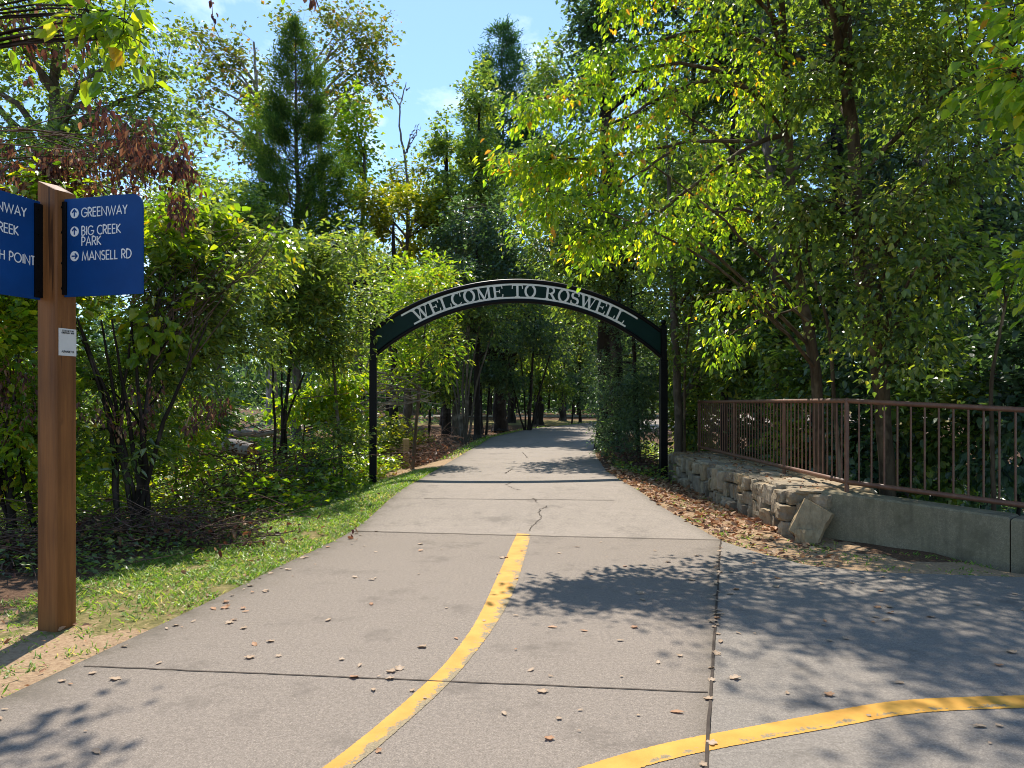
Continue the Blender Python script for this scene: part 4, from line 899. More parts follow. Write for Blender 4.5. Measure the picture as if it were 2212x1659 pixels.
# ------------------------------------------------------------------ wood seen through and behind the arch
tree('oak_tree', 'oak with the stoutest dark flared trunk beyond the path bend', 'tree', [(*P(1080, 925, 38)[:2], H(*P(1080, 925, 38)[:2]) - .05, .40), (*P(1080, 925, 38)[:2], 1.6, .31), (*(P(1084, 925, 38)[:2]), 5, .3), (*(P(1090, 925, 38)[:2]), 9.5, .1)],
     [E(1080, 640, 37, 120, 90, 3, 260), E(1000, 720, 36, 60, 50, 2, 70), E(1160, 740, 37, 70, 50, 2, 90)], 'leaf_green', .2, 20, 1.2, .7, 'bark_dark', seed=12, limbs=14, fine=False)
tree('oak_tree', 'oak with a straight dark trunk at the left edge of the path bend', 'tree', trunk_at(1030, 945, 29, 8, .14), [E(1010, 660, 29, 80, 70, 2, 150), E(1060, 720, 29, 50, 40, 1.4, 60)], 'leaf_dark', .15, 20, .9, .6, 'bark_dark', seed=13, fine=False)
ms = [[(*P(1003 + a, 945, 27)[:2], -.0, r), (*P(1003 + b, 945, 27)[:2], 2.2, r * .8), (*P(1003 + c, 945, 27)[:2], 5.2, r * .3)] for a, b, c, r in ((4, 10, 40, .05), (-6, -14, -50, .045), (8, 24, 80, .05), (-2, -4, 10, .06), (0, -24, -90, .04))]
tree('multi_stem_tree', 'clump of thin pale stems growing from one root left of the path bend', 'tree', trunk_at(1003, 945, 27, 5, .06, .2), [E(960, 640, 27, 90, 60, 1.6, 120), E(1040, 680, 27, 80, 50, 1.6, 90), E(930, 740, 26, 50, 40, 1, 40)], 'leaf_green', .13, 20, .75, .6, 'bark', seed=14, limbs=5, stems=ms, fine=False)
ms = [[(*P(1140 + a, 940, 34)[:2], .2, r), (*P(1140 + b, 940, 34)[:2], 2.2, r * .8), (*P(1140 + c, 940, 34)[:2], 4.6, r * .3)] for a, b, c, r in ((-6, -30, -50, .05), (4, 26, 60, .06), (-4, -8, -20, .05))]
tree('multi_stem_tree', 'dark bush of forked stems on the lawn edge right of the stout oak', 'tree', trunk_at(1142, 935, 34, 5.5, .08, .3), [E(1130, 690, 34, 80, 60, 1.8, 130), E(1190, 740, 34, 60, 40, 1.6, 60)], 'leaf_dark', .16, 20, .85, .6, 'bark_dark', seed=15, limbs=5, stems=ms, fine=False)
tree('oak_tree', 'dark straight tree standing on the far lawn right of the stout oak', 'tree', trunk_at(1163, 905, 47, 9, .3), [E(1180, 640, 46, 90, 80, 3, 180), E(1240, 690, 46, 60, 60, 2, 90)], 'leaf_green', .24, 18, 1.3, .7, 'bark_dark', seed=16, fine=False)
tree('young_tree', 'young tree with a thin straight trunk on the far grass near the path end', 'tree', trunk_at(1253, 905, 48, 8, .1), [E(1255, 720, 48, 50, 60, 1.6, 90)], 'leaf_green', .22, 18, 1.1, .7, 'bark_dark', seed=17, fine=False)
tree('sapling', 'yellow-green sapling just behind the left arch post', 'tree', trunk_at(890, 960, 17.5, 4.3, .045, .4), [E(890, 660, 17.5, 60, 110, .9, 90), E(950, 740, 17, 45, 70, .7, 44), E(945, 590, 18, 55, 40, .7, 36), E(850, 780, 17.5, 50, 70, .8, 44)], 'leaf_bright', .13, 18, .6, .42, 'bark', seed=18, limbs=9, hang=.25)
tree('sapling', 'slim green sapling left of the arch among the vines', 'tree', trunk_at(740, 990, 14.5, 3.8, .04, -.3), [E(720, 720, 14.5, 70, 90, .9, 90), E(660, 650, 14, 60, 60, .8, 46), E(775, 640, 15, 60, 60, .8, 46)], 'leaf_green', .11, 18, .55, .5, 'bark', seed=19, limbs=8)
for i, (u, Y, r, bl, lab) in enumerate((
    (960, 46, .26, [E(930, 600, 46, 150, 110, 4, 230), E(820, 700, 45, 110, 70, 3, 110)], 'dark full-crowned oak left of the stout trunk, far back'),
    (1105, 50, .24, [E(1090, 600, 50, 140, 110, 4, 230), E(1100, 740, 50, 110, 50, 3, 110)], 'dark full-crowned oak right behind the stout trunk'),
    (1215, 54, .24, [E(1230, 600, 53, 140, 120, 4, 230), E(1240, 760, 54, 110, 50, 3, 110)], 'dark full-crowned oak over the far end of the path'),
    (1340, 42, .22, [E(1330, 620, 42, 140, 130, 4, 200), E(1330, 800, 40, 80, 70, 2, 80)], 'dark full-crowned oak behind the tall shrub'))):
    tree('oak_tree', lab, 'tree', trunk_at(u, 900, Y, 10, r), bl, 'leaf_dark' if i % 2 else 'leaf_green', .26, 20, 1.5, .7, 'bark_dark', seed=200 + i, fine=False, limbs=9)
for i, (u, Y, bl, lab) in enumerate((
    (925, 31, [E(915, 790, 31, 60, 45, 1.4, 110), E(960, 830, 30, 40, 30, 1, 50)], 'low leafy understory tree left of the forked stems'),
    (1050, 35, [E(1045, 790, 35, 60, 45, 1.4, 110), E(1095, 820, 34, 45, 25, 1, 50)], 'low leafy understory tree in front of the stout oak crown'),
    (1160, 43, [E(1150, 800, 43, 60, 45, 1.6, 110), E(1195, 840, 43, 45, 24, 1, 50)], 'low leafy understory tree right of the stout oak'),
    (1235, 47, [E(1230, 800, 47, 60, 50, 1.8, 120), E(1275, 850, 47, 40, 30, 1.2, 60)], 'low leafy understory tree at the far end of the path'))):
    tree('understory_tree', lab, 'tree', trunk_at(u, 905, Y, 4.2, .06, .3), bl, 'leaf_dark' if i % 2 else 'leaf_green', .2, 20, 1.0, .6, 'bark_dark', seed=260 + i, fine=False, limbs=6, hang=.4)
# group of slender trunks deep in the shade: one built, the others copied with their parts
rng = np.random.default_rng(50)
proto = tree('slender_tree', 'slender dark tree deep in the shaded wood beyond the far path', 'tree', [(0, 70, 0, .16), (.2, 70, 6, .13), (.1, 70, 13, .05)],
     [(np.array([0, 70, 9.]), np.array([2.6, 2.6, 4.0]), 130), (np.array([.4, 70, 4.2]), np.array([2.4, 2.4, 1.6]), 50)], 'leaf_green', .34, 18, 1.5, .7, 'bark_dark', group='slender trees of the far wood', seed=51, limbs=8, fine=False)
spots = [(u, Y) for u, Y in zip(np.linspace(780, 1420, 26) + rng.normal(0, 14, 26), rng.uniform(56, 88, 26))]
for i, (u, Y) in enumerate(spots):
    if i == 0: o = proto.o
    else:
        o = proto.o.copy(); COL.objects.link(o)
        for ch_ in proto.o.children: c_ = ch_.copy(); COL.objects.link(c_); c_.parent = o
    x = (u - 1106) / F * Y; o.location = (x, Y, float(H(x, Y)) - .1); o.rotation_euler = (0, 0, rng.uniform(0, 6.28)); s_ = rng.uniform(.8, 1.25); o.scale = (s_, s_, rng.uniform(.85, 1.2))
# the wood beyond reads as one mass
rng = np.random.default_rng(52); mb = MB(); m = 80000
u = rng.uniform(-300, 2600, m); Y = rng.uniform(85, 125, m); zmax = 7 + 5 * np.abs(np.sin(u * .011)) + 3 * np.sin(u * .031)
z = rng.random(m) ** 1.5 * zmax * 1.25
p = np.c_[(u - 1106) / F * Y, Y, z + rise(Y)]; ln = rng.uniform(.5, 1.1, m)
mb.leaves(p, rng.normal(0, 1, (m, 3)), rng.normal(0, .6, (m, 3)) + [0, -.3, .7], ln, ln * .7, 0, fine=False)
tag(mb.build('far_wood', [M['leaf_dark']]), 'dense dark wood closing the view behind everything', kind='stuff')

# ------------------------------------------------------------------ right side
tree('ivy_tree', 'very dark ivy-clad tree rising to the top edge right of the open sky', 'tree', trunk_at(1310, 930, 22, 15, .28), [E(1290, 60, 22, 75, 130, 1.5, 170), E(1340, -60, 22, 110, 120, 2, 110), E(1270, 200, 22, 60, 80, 1.4, 60), E(1420, 120, 23, 90, 130, 2, 120)], 'leaf_dark', .15, 24, .8, .7, 'bark_dark', seed=20, gap=-.1, fine=False)
tree('maple_tree', 'pale green tree showing at the left side of the ivy-clad tree', 'tree', trunk_at(1330, 900, 34, 15, .16, -1.6), [E(1180, 170, 33, 36, 70, 1.6, 70), E(1190, 300, 33, 60, 90, 1.8, 110), E(1130, 400, 32, 60, 70, 1.8, 80)], 'leaf_green', .19, 20, .95, .75, seed=21, gap=.05, fine=False)
tree('beech_tree', 'dark green tree filling the space above the right half of the arch', 'tree', trunk_at(1330, 950, 20, 8, .18), [E(1230, 480, 20, 130, 110, 1.8, 240), E(1350, 540, 19, 130, 110, 1.6, 220), E(1270, 640, 20, 90, 60, 1.4, 90)], 'leaf_green', .13, 24, .8, .7, 'bark_dark', seed=22, gap=.0, fine=False)
tree('hedge_shrub', 'tall dense dark shrub pressed against the path behind the right arch post', 'shrub', trunk_at(1380, 1000, 18.5, 4.6, .07, -.2), [E(1360, 800, 18.5, 70, 130, 1.3, 330), E(1350, 940, 18.5, 65, 80, 1.2, 180), E(1400, 680, 18.5, 100, 80, 1.3, 170), E(1330, 900, 21, 40, 90, 1.2, 110), E(1310, 830, 22, 30, 80, 1.2, 70)], 'leaf_dark', .085, 26, .5, .42, 'bark_dark', seed=23, limbs=10, shell=.45, crown='foliage')
tree('beech_tree', 'green tree in the second row behind the right arch post', 'tree', trunk_at(1470, 1000, 16, 7.5, .1, -.3), [E(1480, 620, 16, 100, 160, 1.4, 190), E(1560, 800, 18.5, 120, 90, 1.2, 150), E(1460, 400, 16.5, 110, 120, 1.5, 130)], 'leaf_green', .11, 24, .65, .7, 'bark', seed=24, gap=.05, fine=False)
# the bright overhanging box elder: trunk behind the railing, long limbs out over the path
k = 11.0
bx = tree('box_elder', 'box elder behind the railing whose sunlit yellow-green boughs hang over the path', 'tree',
     [(*P(1775, 860, k)[:2], -.7, .095), (*P(1765, 800, k)[:2], P(1765, 800, k)[2], .085), (*P(1715, 560, k)[:2], P(1715, 560, k)[2], .075), (*P(1705, 300, k)[:2], P(1705, 300, k)[2], .065), (*P(1690, 60, k)[:2], P(1690, 60, k)[2], .05), (*P(1680, -200, k)[:2], P(1680, -200, k)[2], .02)],
     [E(1640, 150, 10.6, 120, 110, .8, 30), E(1450, -140, 10, 260, 110, 1.3, 80), E(1600, 420, 10.8, 90, 110, .6, 22)],
     'leaf_maple', .09, 30, .62, .58, 'bark_brown', seed=25, limbs=8, droop=.3, twig=.004, hang=.75, gap=.06, limbr=.3, up=.0, extra=seeds_hanging([(P(1280, 300, 9.4), np.array([1.0, .4, .5]), 22), (P(1450, 420, 9.4), np.array([.7, .4, .4]), 12), (P(1880, 420, 9), np.array([.8, .4, 1.0]), 22)], 16, .16), cs=4,
     boughs=[([P(1705, 285, 11), P(1640, 305, 10.6), P(1573, 344, 10.3), P(1489, 407, 9.9), P(1415, 466, 9.6), P(1335, 505, 9.3), P(1256, 522, 9.1)], 44, .045),
             ([P(1700, 130, 11), P(1600, 60, 10.8), P(1467, 70, 10.3), P(1370, 105, 10), P(1270, 125, 9.7)], 40, .04),
             ([P(1690, 240, 11), P(1573, 159, 10.5), P(1460, 190, 10.1), P(1362, 250, 9.7), P(1250, 300, 9.4), P(1150, 330, 9.2)], 54, .04),
             ([P(1573, 160, 10.5), P(1450, 130, 10.2), P(1300, 175, 9.9), P(1200, 205, 9.7), P(1130, 225, 9.6)], 40, .028),
             ([P(1640, 305, 10.6), P(1500, 300, 10), P(1380, 330, 9.6), P(1230, 350, 9.3), P(1080, 330, 9.2)], 50, .03),
             ([P(1470, 310, 9.9), P(1350, 400, 9.5), P(1250, 425, 9.3), P(1170, 415, 9.1)], 26, .02),
             ([P(1715, 530, 11), P(1650, 470, 10.6), P(1573, 440, 10.3), P(1480, 490, 9.9), P(1400, 540, 9.7)], 22, .03),
             ([P(1770, 720, 11), P(1690, 640, 10.6), P(1626, 620, 10.2), P(1560, 625, 9.9), P(1520, 640, 9.8)], 13, .025),
             ([P(1740, 660, 11), P(1640, 690, 10.4), P(1580, 720, 10.1), P(1560, 740, 10)], 7, .02),
             ([P(1690, 60, 11), P(1600, -40, 10.6), P(1450, -60, 10.3), P(1330, -10, 10)], 26, .03)])
k = 10.4
tree('box_elder', 'leaning brown-barked tree with the stoutest trunk behind the railing', 'tree',
     [(*P(1925, 900, k)[:2], -.8, .115), (*P(1905, 840, k)[:2], P(1905, 840, k)[2], .105), (*P(1865, 640, k)[:2], P(1865, 640, k)[2], .09), (*P(1842, 330, k)[:2], P(1842, 330, k)[2], .085), (*P(1822, 60, k)[:2], P(1822, 60, k)[2], .08), (*P(1815, -300, k)[:2], P(1815, -300, k)[2], .05)],
     [E(1800, 130, 10.4, 200, 120, 1.2, 110), E(2000, 130, 10, 180, 120, 1.2, 110), E(2050, 330, 9.6, 140, 110, 1, 80), E(1900, 460, 9.6, 130, 100, .8, 60), E(1750, 450, 10, 100, 100, .8, 50), E(2020, 560, 9.2, 110, 90, .8, 50), E(1850, -160, 10, 330, 130, 1.5, 190), E(1550, -330, 9.8, 260, 120, 1.4, 110), E(2200, -160, 8.5, 220, 160, 1.5, 110), E(1700, -420, 8, 300, 130, 1.4, 110), E(2250, -420, 7, 300, 130, 1.6, 110), E(1850, 600, 9.7, 110, 130, .4, 34), E(1960, 720, 9.6, 120, 70, .4, 26)],
     'leaf_green', .10, 27, .8, .62, 'bark_brown', seed=26, limbs=20, droop=.35, twig=.004, hang=.6, limbr=.4, cs=4, gap=.10, up=.15)
tree('overhanging_tree', 'tree beyond the right edge with large pale leaves reaching into the frame', 'tree', [(8.3, 8.6, -.8, .15), (8.0, 8.3, 3.0, .12), (6.6, 7.4, 5.4, .08), (5.2, 6.6, 6.2, .03)], [E(2200, 160, 5.8, 50, 70, .4, 18), E(2240, 260, 6, 50, 50, .4, 12), E(2280, 0, 6, 130, 120, .7, 36), E(2250, 560, 7, 60, 90, .5, 16)], 'leaf_maple', .12, 14, .45, .65, 'bark_brown', seed=27, limbs=6, twig=.004, hang=.6)
for i, (u, Y, r, lean, bl, mt, lab) in enumerate((
    (1560, 15.5, .09, .3, [E(1560, 500, 16, 110, 170, 1.5, 190), E(1600, 760, 15, 90, 90, 1.2, 110)], 'leaf_green', 'slim tree in deep shade behind the sunlit boughs'),
    (1690, 14.5, .11, -.4, [E(1700, 620, 15, 120, 170, 1.4, 200), E(1680, 330, 16, 140, 160, 1.6, 170)], 'leaf_green', 'tree half hidden behind the box elder trunk'),
    (1800, 17, .12, .2, [E(1810, 500, 17, 130, 230, 1.8, 260), E(1800, 180, 18, 150, 160, 2, 170)], 'leaf_dark', 'dark tree seen between the two brown trunks'),
    (1960, 14, .10, .5, [E(1980, 560, 14, 130, 180, 1.4, 230), E(1960, 280, 15, 140, 170, 1.6, 170)], 'leaf_dark', 'dark tree right of the leaning brown trunk'),
    (2130, 12.5, .09, -.2, [E(2130, 560, 12.5, 130, 180, 1.3, 220), E(2120, 300, 14, 110, 140, 1.4, 110)], 'leaf_dark', 'dark tree with a thin stem near the right edge'),
    (1480, 24, .2, .3, [E(1500, 330, 24, 110, 150, 2, 170), E(1600, 100, 24, 160, 160, 2, 170)], 'leaf_green', 'tall double-trunked tree showing dark against sky patches'),
    (1640, 30, .2, 0, [E(1560, 350, 30, 170, 240, 2.5, 260), E(1620, 640, 30, 150, 120, 2, 130)], 'leaf_dark', 'broad dark tree far behind the box elder'),
    (1880, 27, .2, 0, [E(1880, 300, 27, 190, 280, 2.5, 300), E(1850, 640, 27, 150, 120, 2, 130)], 'leaf_green', 'broad tree far behind the leaning brown trunk'),
    (2150, 26, .2, 0, [E(2150, 350, 26, 170, 260, 2.5, 280), E(2130, 640, 26, 150, 120, 2, 130)], 'leaf_dark', 'broad dark tree far behind the right end of the railing'),
    (2480, 15, .13, 0, [E(2480, 420, 15, 190, 260, 1.8, 200), E(2480, 800, 15, 190, 150, 1.5, 100)], 'leaf_green', 'tree beyond the right edge of the view'),
    (2850, 18, .15, 0, [E(2850, 380, 18, 260, 300, 2.2, 220), E(2800, 800, 18, 230, 140, 1.5, 110)], 'leaf_dark', 'tree farthest beyond the right edge of the view'),
    (2250, 15, .12, 0, [E(2230, 420, 15, 150, 200, 1.6, 200), E(2190, 120, 15, 120, 130, 1.5, 80)], 'leaf_dark', 'dark tree cut off by the right edge of the view'))):
    tree('forest_tree', lab, 'tree', trunk_at(u, 1000, Y, EYE + (HOR + 60) / F * Y * .9, r, lean), bl, mt, .125 * (Y / 15), 24, .7 * Y / 15, .7, 'bark' if i % 2 else 'bark_dark', group='shaded trees behind the railing', seed=60 + i, gap=.03, limbs=9, fine=(Y < 15))
for i, (x, y, lab) in enumerate(((7.5, 17.5, 'tall tree added so its high crown shades the leaning brown trunk'), (11, 15, 'tall tree added so its high crown shades the right edge'), (6.8, 23, 'tall tree added for shade, its high crown behind the box elder'), (11.5, 21.5, 'tall tree added for shade, its high crown over the upper right corner'))):  # added trees: crowns mostly above the frame, there to shade the right side
    cz = 13.0 + .5 * i
    tree('forest_tree', lab, 'tree', [(x, y, H(x, y) - .1, .2), (x + .2, y, 6, .16), (x, y, 12, .1), (x, y, 16, .03)], [(np.array([x, y, cz]), np.array([3.0, 3.2, 3.4]), 300)], 'leaf_dark', .2, 22, 1.0, .7, 'bark_dark', group='shaded trees behind the railing', seed=240 + i, gap=.0, limbs=10, fine=False)
for i, (u, Y, zt, bl, lab) in enumerate((
    (1495, 17.6, 2.6, [E(1495, 930, 17.6, 60, 80, .8, 110), E(1490, 820, 17.8, 60, 60, .8, 60)], 'dark leafy shrub between the right arch post and the railing'),
    (1630, 16, 2.6, [E(1630, 930, 16, 75, 80, .9, 130), E(1620, 820, 16.5, 80, 70, 1, 80)], 'broad-leaved shrub behind the far end of the railing'),
    (1740, 12.5, 2.4, [E(1750, 960, 13.2, 90, 100, 1, 150), E(1730, 800, 13.5, 80, 80, 1, 90)], 'shrub behind the middle railing bars'),
    (1880, 11.8, 2.3, [E(1880, 960, 11.8, 110, 130, 1, 170), E(1850, 780, 12.5, 90, 80, 1, 80)], 'shrub at the foot of the leaning brown trunk'),
    (2040, 10.8, 2.2, [E(2040, 930, 10.8, 120, 150, 1, 190), E(2000, 760, 11.5, 110, 90, 1, 110)], 'dark maple-leaved shrub behind the near railing'),
    (2190, 9.6, 2.2, [E(2190, 880, 9.6, 110, 190, .9, 190), E(2230, 640, 10, 80, 110, .8, 70)], 'leafy shrub pressing on the railing at the right edge'))):
    tree('understory_shrub', lab, 'shrub', trunk_at(u, 1000, Y, zt, .03, .2), bl, 'leaf_dark' if i % 2 else 'leaf_green', .125, 16, .55, .8, 'bark_dark', group='shrubs behind the railing', seed=80 + i, limbs=7, twig=.003, hang=.45, crown='foliage')
for i, (pts, r, lab) in enumerate(((((1815, 860), (1790, 700), (1740, 540)), .035, 'thin pale sapling stem between the two brown trunks'), (((1480, 960), (1478, 800), (1500, 600)), .03, 'thin sapling stem just right of the right arch post'), (((2150, 1000), (2140, 820), (2175, 640)), .03, 'thin sapling stem near the right edge behind the railing'))):
    Y = 10.6 if i == 0 else 15.6 if i == 1 else 9.2
    tr = [(*P(u, v, Y)[:2], P(u, v, Y)[2] - (1.2 if q == 0 else 0), r * (1 - .25 * q)) for q, (u, v) in enumerate(pts)]
    tree('sapling', lab, 'tree', tr, [E(pts[2][0], pts[2][1] - 40, Y, 60, 60, .5, 24)], 'leaf_green', .11, 14, .5, .65, 'bark_brown', seed=90 + i, limbs=3, twig=.003)

# ------------------------------------------------------------------ left shrubs
def stemset(u, Y, n, rng, h, spread):
    o = []
    for _ in range(n):
        a = rng.uniform(-1, 1) * spread; b = P(u, 1100, Y); x = b[0] + rng.normal(0, .12)
        o.append([(x, Y + rng.normal(0, .12), -.05, rng.uniform(.022, .04)), (x + a * .35, Y - .1, h * .5, .025), (x + a, Y - rng.uniform(0, .5), h, .01)])
    return o
r8 = np.random.default_rng(8)
tree('big_shrub', 'big leaning shrub with dark stems behind the signpost, sunlit on top', 'shrub', trunk_at(290, 1130, 9.2, 2.9, .045, .3), [E(400, 480, 10.8, 100, 50, .8, 100), E(330, 610, 10.0, 180, 120, 1.0, 220), E(510, 570, 11.4, 120, 50, .9, 110), E(450, 710, 10.8, 140, 110, .9, 140), E(280, 800, 9.8, 180, 90, .8, 110), E(250, 950, 9.4, 150, 70, .6, 50)],
     'leaf_lance', .115, 24, .62, .40, 'bark_dark', seed=100, limbs=14, stems=stemset(300, 9.2, 8, r8, 2.6, 1.0), twig=.003, hang=.3, crown='foliage', gap=.12, cs=3.5)
tree('big_shrub', 'shrub with long pale lance-shaped leaves reaching toward the arch', 'shrub', trunk_at(600, 1010, 14.2, 3, .04, .3), [E(640, 600, 14, 110, 60, .8, 90), E(620, 690, 14.2, 105, 70, .8, 100), E(755, 535, 13.8, 50, 14, .3, 14), E(690, 540, 14, 70, 26, .4, 30), E(670, 760, 14.4, 60, 40, .5, 36)],
     'leaf_lance', .16, 26, .85, .36, 'bark_dark', seed=101, limbs=12, stems=stemset(600, 14.2, 4, r8, 2.8, 1.0), twig=.004, hang=.25, crown='foliage', gap=.08, cs=3)
tree('vine_shrub', 'dark vine-hung thicket behind the stems of the big shrub', 'shrub', trunk_at(300, 1000, 12.5, 1.3, .03), [E(180, 890, 12.3, 150, 50, .8, 90), E(400, 900, 12.4, 130, 50, .8, 80), E(40, 880, 12, 110, 60, .8, 60), E(330, 830, 13, 200, 50, .8, 90)],
     'leaf_green', .11, 15, .5, .7, 'bark', seed=105, limbs=6, crown='foliage', hang=.5)
tree('big_shrub', 'shrub at the left edge behind the signpost with vine leaves over it', 'shrub', trunk_at(30, 1150, 8.4, 2.6, .04, -.2), [E(60, 560, 8.6, 140, 130, .8, 190), E(30, 720, 8.4, 130, 110, .8, 150), E(110, 430, 9.0, 110, 50, .6, 80), E(60, 880, 8.6, 120, 90, .7, 110), E(60, 1010, 8.6, 140, 60, .6, 80)],
     'leaf_bright', .11, 15, .5, .6, 'bark_dark', seed=102, limbs=10, stems=stemset(40, 8.5, 4, r8, 2.2, .6), twig=.003, crown='foliage')
tree('vine_shrub', 'mound of yellow-green vines between the big shrub and the left arch post', 'shrub', trunk_at(650, 1000, 15, 1.6, .03, .1), [E(640, 850, 15, 110, 55, 1, 130), E(720, 810, 15.6, 70, 50, 1, 90), E(540, 830, 15.5, 90, 36, .9, 70), E(760, 900, 16.2, 50, 40, .8, 60)],
     'leaf_bright', .12, 15, .55, .7, 'bark', seed=103, limbs=6, crown='foliage', hang=.5, gap=.1)
for u_, Y_, mt_, bl_, lab_ in ((120, 10.6, 'leaf_lance', [E(110, 930, 10.6, 120, 90, .8, 110), E(10, 1010, 10.2, 100, 60, .7, 60)], 'low leafy thicket just right of the foot of the signpost'),
                   (380, 11.2, 'leaf_bright', [E(390, 900, 11.2, 120, 80, .8, 100), E(430, 1000, 10.8, 110, 50, .7, 70), E(270, 990, 10.6, 90, 50, .6, 50)], 'low green thicket under the right side of the big shrub'),  # lighter leaf colour stands in for sunlight on this shaded thicket
                   (720, 14.2, 'leaf_green', [E(720, 950, 14.2, 70, 50, .8, 70), E(670, 1000, 13.4, 80, 34, .6, 50)], 'low weeds and vines left of the left arch post')):
    tree('vine_shrub', lab_, 'shrub', trunk_at(u_, 1010, Y_, .9, .02), bl_, mt_, .10, 15, .5, .6, 'bark', seed=300 + u_, limbs=5, crown='foliage', hang=.4, twig=.003, gap=.05)
tree('vine_shrub', 'low vine-covered mound just behind the wooden stake', 'shrub', trunk_at(840, 990, 20.2, 1.1, .02), [E(840, 945, 20.2, 60, 40, .8, 110), E(800, 965, 19.5, 50, 40, .8, 80), E(895, 950, 20.6, 24, 18, .4, 24)], 'leaf_yellow', .11, 14, .5, .75, 'bark', seed=104, limbs=5, crown='foliage', fine=False)
# living vine over the shrub
cv = Thing('climbing_vine', P(420, 520, 10.2), 'broad-leaved yellow-green vine climbing over the top of the big shrub', 'vine')
rng = np.random.default_rng(111); Cc, D = sprays_in(rng, [E(430, 455, 10.4, 70, 30, .4, 26), E(360, 520, 9.6, 70, 60, .4, 30), E(560, 520, 11.2, 70, 30, .4, 24), E(470, 600, 10.2, 90, 60, .4, 24), E(330, 690, 9.2, 90, 60, .4, 14)], .0, 3)
mb = MB(); spray_leaves(mb, rng, Cc, D, 13, .5, .13, .85, .4, .2, 0, True, hang=.6, twig=.003); cv.part(mb, 'leaves', [M['leaf_bright'], M['twig']])
mb = MB()
for _ in range(34):
    a = P(rng.uniform(280, 420), rng.uniform(640, 800), 9.3); b = P(rng.uniform(380, 620), rng.uniform(440, 580), 10.4); mb.tubes(bez(a, (a + b) / 2 + rng.normal(0, .2, 3), b, 10), np.linspace(.009, .003, 10), 4)
cv.part(mb, 'stem', M['twig'])
# dead hanging leaves and vines over the shrub
dv = Thing('dead_vine', P(250, 420, 8.8), 'tangle of dead red-brown vine leaves draped over the shrub above the blue sign', 'vine')
rng = np.random.default_rng(110); mb = MB()
for _ in range(26):
    a = P(rng.uniform(-20, 130), rng.uniform(280, 400), 8.8) + rng.normal(0, .3, 3) * [0, 1, 0]; b = P(rng.uniform(250, 450), rng.uniform(270, 470), 8.8) + rng.normal(0, .3, 3) * [0, 1, 0]
    mb.tubes(bez(a, (a + b) / 2 + [0, 0, rng.uniform(-.1, .5)], b, 10), np.linspace(.008, .003, 10), 4)
dv.part(mb, 'stem', M['twig'])
mb = MB()
blobs = [E(290, 305, 8.8, 130, 35, .4, 40), E(200, 365, 8.7, 150, 50, .5, 64), E(370, 340, 8.8, 60, 60, .4, 18), E(60, 365, 8.6, 90, 40, .4, 32), E(385, 450, 8.9, 25, 60, .2, 9)]
Cc, D = sprays_in(rng, blobs, .1, 4)
D[:, 2] -= 1.2
spray_leaves(mb, rng, Cc, D, 20, .34, .075, .5, .2, -.6, 0, True, hang=1.3, twig=.003)
dv.part(mb, 'leaves', [M['dead_leaf'], M['twig']])
dv2 = Thing('dead_vine', P(170, 130, 6.5), 'string of rusty dead leaves hanging in the top left corner', 'vine')
mb = MB()
for (u0, v0, u1, v1) in ((120, -60, 215, 260), (60, -40, 130, 120), (20, 20, 70, 130), (150, -40, 180, 140), (205, 220, 290, 330)):
    q = bez(P(u0, v0, 6.5), P((u0 + u1) / 2 + 20, (v0 + v1) / 2, 6.5), P(u1, v1, 6.5), 12); mb.tubes(q, np.linspace(.006, .003, 12), 4)
    Cq = q[rng.integers(1, 12, 15)] + rng.normal(0, .05, (15, 3)); spray_leaves(mb, rng, Cq, np.tile([0, 0, -1.], (15, 1)) + rng.normal(0, .3, (15, 3)), 5, .14, .075, .5, 0, -.6, 1, True, hang=1.2)
dv2.part(mb, 'strand', [M['twig'], M['dead_leaf']])
dv3 = Thing('dead_vine', P(460, 30, 6.0), 'single bare vine with one withered leaf dangling against the sky', 'vine')
mb = MB(); q = np.array([P(u, v, 6) for u, v in ((455, -80), (456, -20), (459, 30), (464, 60), (476, 85))]); mb.tubes(q, np.full(5, .003), 4)
spray_leaves(mb, rng, np.array([P(459, 32, 6), P(457, 0, 6)]), np.tile([0, 0, -1.], (2, 1)), 4, .06, .055, .5, 0, -.6, 1, hang=1.2); dv3.part(mb, 'strand', [M['twig'], M['dead_leaf']])
dv4 = Thing('dead_vine', P(685, 0, 5.0), 'dark withered leaf hanging from the top edge over the tulip tree', 'vine')
mb = MB(); q = np.array([P(u, v, 5) for u, v in ((665, -90), (672, -40), (680, -8), (688, 15))]); mb.tubes(q, np.full(4, .004), 4)
spray_leaves(mb, rng, np.array([P(686, -2, 5), P(676, -14, 5), P(662, -10, 5)]), np.tile([.2, 0, -1.], (3, 1)), 4, .07, .07, .5, 0, -.6, 1, hang=1.2); dv4.part(mb, 'strand', [M['twig'], M['dead_leaf']])
dv5 = Thing('dead_vine', P(300, 860, 8.3), 'curtain of dead brown leaves hanging in the shade under the big shrub', 'vine')
mb = MB(); blobs = [E(330, 870, 8.6, 180, 60, .5, 14), E(20, 840, 8.0, 60, 90, .3, 12), E(460, 900, 8.8, 60, 50, .4, 6)]
Cc, D = sprays_in(rng, blobs, -.3); spray_leaves(mb, rng, Cc, np.tile([0, 0, -1.], (len(Cc), 1)) + rng.normal(0, .2, D.shape), 20, .3, .07, .42, .1, -.6, 1, hang=1.5, twig=.003, tmat=0); dv5.part(mb, 'leaves', [M['twig'], M['dead_leaf']])

